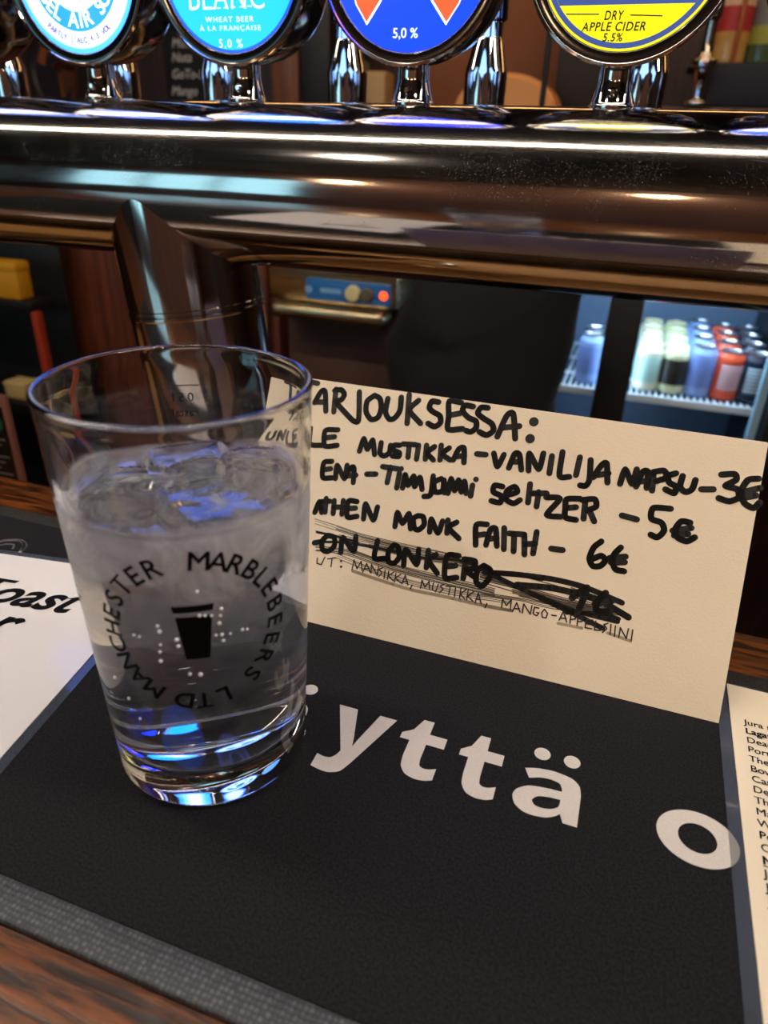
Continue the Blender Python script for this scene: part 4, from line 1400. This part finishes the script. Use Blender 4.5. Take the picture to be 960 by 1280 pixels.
kinds = {
 'cream': can_parts(pc_('can_cream', (214, 214, 190)), pc_('cream_lid', (232, 226, 178)), band_mat('can_red_band', (170, 210, 200), (200, 50, 45), 1, 0.4), 0.090, 0.0255),
 'dark': can_parts(pc_('can_olive', (196, 202, 160)), pc_('cream_lid2', (236, 230, 180)), pc_('can_black_band', (44, 42, 38)), 0.090, 0.0255),
 'lilac': can_parts(pc_('can_lilac', (128, 158, 215)), silver, pc_('can_blue_band', (110, 135, 200)), 0.098, 0.0255),
 'orange': can_parts(pc_('can_orange', (215, 84, 52)), silver, band_mat('can_white_panel', (205, 80, 50), (206, 210, 224), 1, 2.2, True), 0.094, 0.0255),
 'navy': can_parts(pc_('can_navy', (26, 40, 60)), silver, band_mat('can_pale_panel', (26, 40, 60), (195, 222, 235), 1, 2.2, True), 0.094, 0.0255),
 'pink': can_parts(pc_('can_pink', (215, 60, 130)), silver, pc_('can_crimson_band', (180, 30, 40)), 0.094, 0.0255),
 'green': can_parts(pc_('can_green', (160, 180, 90)), silver, pc_('can_lime_band', (190, 205, 120)), 0.094, 0.0255),
 'red': can_parts(pc_('can_red', (200, 40, 40)), silver, pc_('can_red_band2', (190, 30, 36)), 0.094, 0.0255),
}
words = {'cream': 'cream and red', 'dark': 'black and olive', 'lilac': 'pale blue', 'orange': 'orange and white', 'navy': 'navy and white', 'pink': 'pink', 'green': 'green', 'red': 'red'}
def can(kind, X, Y, Z, label, group):
    t = thing('drink_can', label, 'can', (X, Y, Z), group)
    for nm, me in kinds[kind]:
        o = D.objects.new(nm, me); C.objects.link(o); o.parent = t
order = ['in the front row', 'in the second row', 'in the third row', 'in the last row']
for kind, px in (('cream', 803), ('dark', 836), ('lilac', 869), ('orange', 903), ('navy', 936)):
    p0 = at_y(px, 490, Yf+0.075)
    for k in range(4):
        can(kind, p0.x, Yf+0.075+k*0.078, ZF+zs-0.0005, '%s can on the upper fridge shelf, %s' % (words[kind], order[k]), 'cans on the upper fridge shelf')
for kind, px, k in (('pink', 803, 0), ('red', 836, 0), ('navy', 869, 0), ('green', 902, 0)):
    p0 = at_y(px, 545, Yf+0.075)
    can(kind, p0.x, Yf+0.075, ZF+zs2-0.0005, '%s can on the lower fridge shelf below the others' % words[kind], 'cans on the lower fridge shelf')
for kind, px, k in (('lilac', 734, 0), ('navy', 734, 1)):
    p0 = at_y(px, 470, Yf+0.075)
    can(kind, p0.x, Yf+0.075+k*0.08, ZF+zs-0.0005, '%s can seen in the gap beside the black shape%s' % (words[kind], ', in the back' if k else ''), 'cans behind the left fridge door')

# ------------------------------------------------------------------ back wall above the rail
Yc = 1.45
def wallbox(name, label, cat, x0, y0, x1, y1, Y, depth, mat, bevel=0.004, group=None):
    lo, hi = px_box(x0, y0, x1, y1, Y, depth)
    o = obj(name, bbox((lo[0]-(lo[0]+hi[0])/2, 0, 0), (hi[0]-(lo[0]+hi[0])/2, depth, hi[2]-lo[2]), bevel), mat, loc=((lo[0]+hi[0])/2, Y, lo[2]))
    return tag(o, label, cat, group)
# round dark plaque with an orange harp
pp = at_y(84, 92, YB-0.02)
pq = thing('wall_plaque', 'dark round wall plaque with an orange harp behind the white and cyan badge', 'plaque', tuple(pp))
obj('disc', lathe(rounded([(0, -0.018), (0.13, -0.018), (0.13, 0.006), (0.118, 0.010), (0.112, 0.002), (0, 0.002)], 0.003), 64, mtx=Matrix.Rotation(PI/2, 4, 'X')), pmat('plaque_brown', (36, 22, 18), 0.4), pq)
bm = bmesh.new()
f3 = lambda u, v: (u, -0.004, v)
for st, wd in (([(-0.022, -0.075), (-0.024, 0.0), (-0.034, 0.018), (-0.010, 0.022), (0.014, 0.010), (0.030, 0.016)], 0.011), ([(0.030, 0.016), (0.028, -0.03), (0.004, -0.07), (-0.022, -0.078)], 0.010)):
    ribbon(bm, st, wd, f3)
for k in range(5):
    u = -0.014+k*0.008
    ribbon(bm, [(u, 0.008), (u, -0.055+k*0.006)], 0.0016, f3, False)
obj('harp', bm, pmat('orange_paint', (190, 96, 44), 0.6), pq)
bm = bmesh.new()
ribbon(bm, [(0.085*math.sin(a), 0.085*math.cos(a)) for a in [math.radians(-75+9*k) for k in range(6)]], 0.026, f3, False)
obj('arc_lettering', bm, pmat('rust_paint2', (150, 76, 40), 0.6), pq)
bm = bmesh.new()
ribbon(bm, [(0.085*math.sin(a), 0.085*math.cos(a)) for a in [math.radians(0+9*k) for k in range(6)]], 0.026, f3, False)
obj('arc_lettering', bm, pmat('rust_paint', (130, 66, 36), 0.6), pq)

# chalkboard
lo, hi = px_box(206, -30, 268, 160, YB-0.03, 0.02)
cbx = (lo[0]+hi[0])/2
cb = thing('chalkboard', 'black chalkboard with white handwriting behind the cyan badge', 'chalkboard', (cbx, YB-0.03, lo[2]))
hw_ = (hi[0]-lo[0])/2
obj('board', bbox((-hw_, 0, 0), (hw_, 0.015, hi[2]-lo[2]), 0.002), pmat('slate_black', (20, 22, 28), 0.8), cb)
obj('frame', bbox((-hw_-0.012, 0.005, -0.012), (hw_+0.012, 0.028, hi[2]-lo[2]+0.012), 0.003), M['wood_wall'], cb)
bm = bmesh.new()
for txt, py in (('Mu..', 48), ('Nuta', 66), ('GoTo-S', 87), ('Mango', 108)):
    q = at_y(214, py, YB-0.03)
    left_text(bm, txt, q.x-cbx, q.z-lo[2]-0.02, 0.030, lambda u, v: (u, -0.0012, v), 0.012, 0.25)
obj('chalk_writing', bm, M['white_ink'], cb)
# posts and shelves
wallbox('wooden_post', 'lighter brown wooden post between the cyan and blue badges', 'post', 338, -60, 372, 170, 1.5, 0.1, woodmat('mid_brown_wood', (84, 46, 26), (132, 78, 44), (20, 20, 0.8), 6, 0.5, 0.1))
wallbox('wooden_post', 'nearly black wooden post left of the blue badge', 'post', 374, -60, 412, 170, 1.5, 0.1, M['black'])
ov = wallbox('wall_alcove', 'plain brown stretch of wall between the blue and yellow badges', 'wall', 520, -120, 705, 170, 1.7, 0.05, M['brown_plaster'])
ov['kind'] = 'structure'
wallbox('tin', 'cream tin on the back bar just right of the black post', 'tin', 454, 88, 481, 165, 1.4, 0.06, pmat('cream_tin', (170, 140, 92), 0.5), 0.006)
wallbox('tin', 'sage green tin on the back bar beside the black post', 'tin', 428, 74, 450, 165, 1.4, 0.06, pmat('sage_tin', (96, 112, 92), 0.5), 0.006)
wallbox('cupboard', 'dark cupboard behind the yellow badge', 'cupboard', 700, -60, 772, 170, 1.5, 0.1, pmat('dark_cupboard', (26, 20, 18), 0.6))
# hidden shelf on the back wall, an unidentified beige dome, built as a bin, on it
ws = wallbox('wall_shelf', 'dark wooden shelf on the back wall hidden behind the beer rail', 'shelf', 415, 165, 1000, 180, 1.28, YB-1.28, M['wood_wall'])
wsz = ws.location.z+ws.dimensions.z
a, b = at_y(568, 110, 1.36), at_y(698, 110, 1.36)
hw_ = (b.x-a.x)/2
bt = at_y(640, 90, 1.36).z-wsz
ch = thing('beige_dome', 'unidentified beige dome, built as a round-topped bin, between the blue and yellow badges', 'bin', ((a.x+b.x)/2, 1.36, wsz))
poly = [(-hw_, 0.006)] + [(-hw_*math.cos(PI*k/28), bt-hw_*0.72+hw_*0.72*math.sin(PI*k/28)**0.85) for k in range(29)] + [(hw_, 0.006)]
beige = pmat('dome_beige', (214, 150, 84), 0.45)
bm = prism(poly, 0.0, 0.11, lambda u, v, d: (u, d, v))
bmesh.ops.bevel(bm, geom=[e for e in bm.edges if abs(e.verts[0].co.y-e.verts[1].co.y) < 1e-6], offset=0.008, segments=3, affect='EDGES')
obj('body', bm, beige, ch)
obj('base', bbox((-hw_-0.004, -0.004, 0.0), (hw_+0.004, 0.114, 0.010), 0.003), M['black'], ch)

# right: spirit measure, bottles, navy box
bs = wallbox('back_shelf', 'wooden back bar shelf carrying bottles at the upper right', 'shelf', 770, 134, 1080, 150, 1.32, 0.2, M['wood_wall'])
szr = at_y(925, 134, 1.32).z
lo, hi = px_box(880, 78, 1010, 134, 1.30, 0.1)
wallbox('box', 'navy blue box on the back bar below the bottles at the upper right', 'box', 884, 78, 1020, 134, 1.33, 0.12, pmat('navy_card', (12, 16, 34), 0.7))
def bottle(px, Y, z0, r, h, glassc, labelc, label, capc):
    X = at_y(px, 60, Y).x
    t = thing('bottle', label, 'bottle', (X, Y, z0), 'bottles on the back bar')
    obj('glass_body', lathe(rounded([(0, 0), (r, 0), (r, h*0.62), (r*0.34, h*0.78), (r*0.34, h*0.96), (0, h*0.96)], 0.008, 4), 32), pmat('bottle_glass', glassc, 0.15, coat=0.5), t)
    g = lathe([(r+0.0005, h*0.12), (r+0.001, h*0.13), (r+0.001, h*0.55), (r+0.0005, h*0.56)], 32)
    obj('label_band', g, labelc, t)
    obj('cap', lathe(rounded([(r*0.38, h*0.9), (r*0.38, h), (0, h)], 0.002), 24), pmat('bottle_cap', capc, 0.4), t)
def hband(name, stops):
    mt, nt, N, L, b = newmat(name)
    tc = N.new('ShaderNodeTexCoord'); sp = N.new('ShaderNodeSeparateXYZ')
    L.new(tc.outputs['Object'], sp.inputs[0])
    mr = N.new('ShaderNodeMapRange'); mr.inputs['From Max'].default_value = 0.3
    L.new(sp.outputs['Z'], mr.inputs['Value'])
    cr = N.new('ShaderNodeValToRGB'); cr.color_ramp.interpolation = 'CONSTANT'
    L.new(mr.outputs[0], cr.inputs['Fac'])
    els = cr.color_ramp.elements
    els[0].position, els[0].color = stops[0][0], lin(stops[0][1])
    els[1].position, els[1].color = stops[1][0], lin(stops[1][1])
    for p, c in stops[2:]:
        e = els.new(p); e.color = lin(c)
    L.new(cr.outputs['Color'], b.inputs['Base Color'])
    b.inputs['Roughness'].default_value = 0.5
    return mt
zsh = at_y(925, 78, 1.40).z
wallbox('back_shelf', 'narrow upper back bar shelf behind the navy box', 'shelf', 860, 79, 1080, 86, 1.46, 0.12, M['wood_wall'])
zsh = at_y(960, 79, 1.46).z
bottle(912, 1.51, zsh, 0.029, 0.30, (196, 160, 96), hband('red_white_label', [(0, (190, 150, 80)), (0.17, (170, 44, 52)), (0.30, (205, 180, 150)), (0.42, (170, 44, 52)), (0.53, (205, 180, 150))]), 'amber bottle with a red and cream label at the upper right', (60, 20, 20))
bottle(952, 1.52, zsh, 0.029, 0.27, (70, 96, 70), hband('grey_label', [(0, (150, 160, 70)), (0.2, (110, 116, 120)), (0.4, (130, 130, 120))]), 'green bottle with a grey label at the right edge of the photo', (40, 60, 40))
wallbox('wooden_post', 'thin orange-brown post between the two bottles at the upper right', 'post', 927, -60, 934, 80, 1.44, 0.02, pmat('orange_brown', (150, 76, 36), 0.5))
q = at_y(870, 128, 1.30)
ml = thing('spirit_measure', 'small chrome spirit measure standing right of the yellow badge', 'measure', (q.x, 1.30, szr))
obj('stem', lathe(rounded([(0, 0), (0.020, 0), (0.020, 0.006), (0.007, 0.010), (0.009, 0.035), (0.012, 0.050), (0.012, 0.070), (0.009, 0.075), (0.009, 0.12), (0.013, 0.125), (0.013, 0.145), (0.007, 0.155), (0.007, 0.2), (0, 0.2)], 0.002), 24), M['chrome'], ml)
obj('collar', lathe(rounded([(0.0125, 0.052), (0.021, 0.055), (0.021, 0.066), (0.0125, 0.069)], 0.002), 24), M['chrome'], ml)
# unseen strip lamp, added to warm the back bar
bl = thing('back_bar_fill', 'added warm strip lamp out of view above the back bar', 'lamp', (0.3, 1.25, 0.75))
obj('housing', bbox((-1.2, -0.03, 0.0), (1.2, 0.03, 0.04), 0.006), M['black'], bl)
obj('diffuser', bbox((-1.18, -0.02, -0.01), (1.18, 0.02, 0.0), 0.003), emat('fill_diffuser', (255, 190, 120), 9.0), bl)
for sx in (-1.0, 1.0):
    obj('suspension_rod', lathe([(0, 0.04), (0.004, 0.04), (0.004, 0.8), (0, 0.8)], 8, mtx=Matrix.Translation((sx, 0, 0))), M['black'], bl)
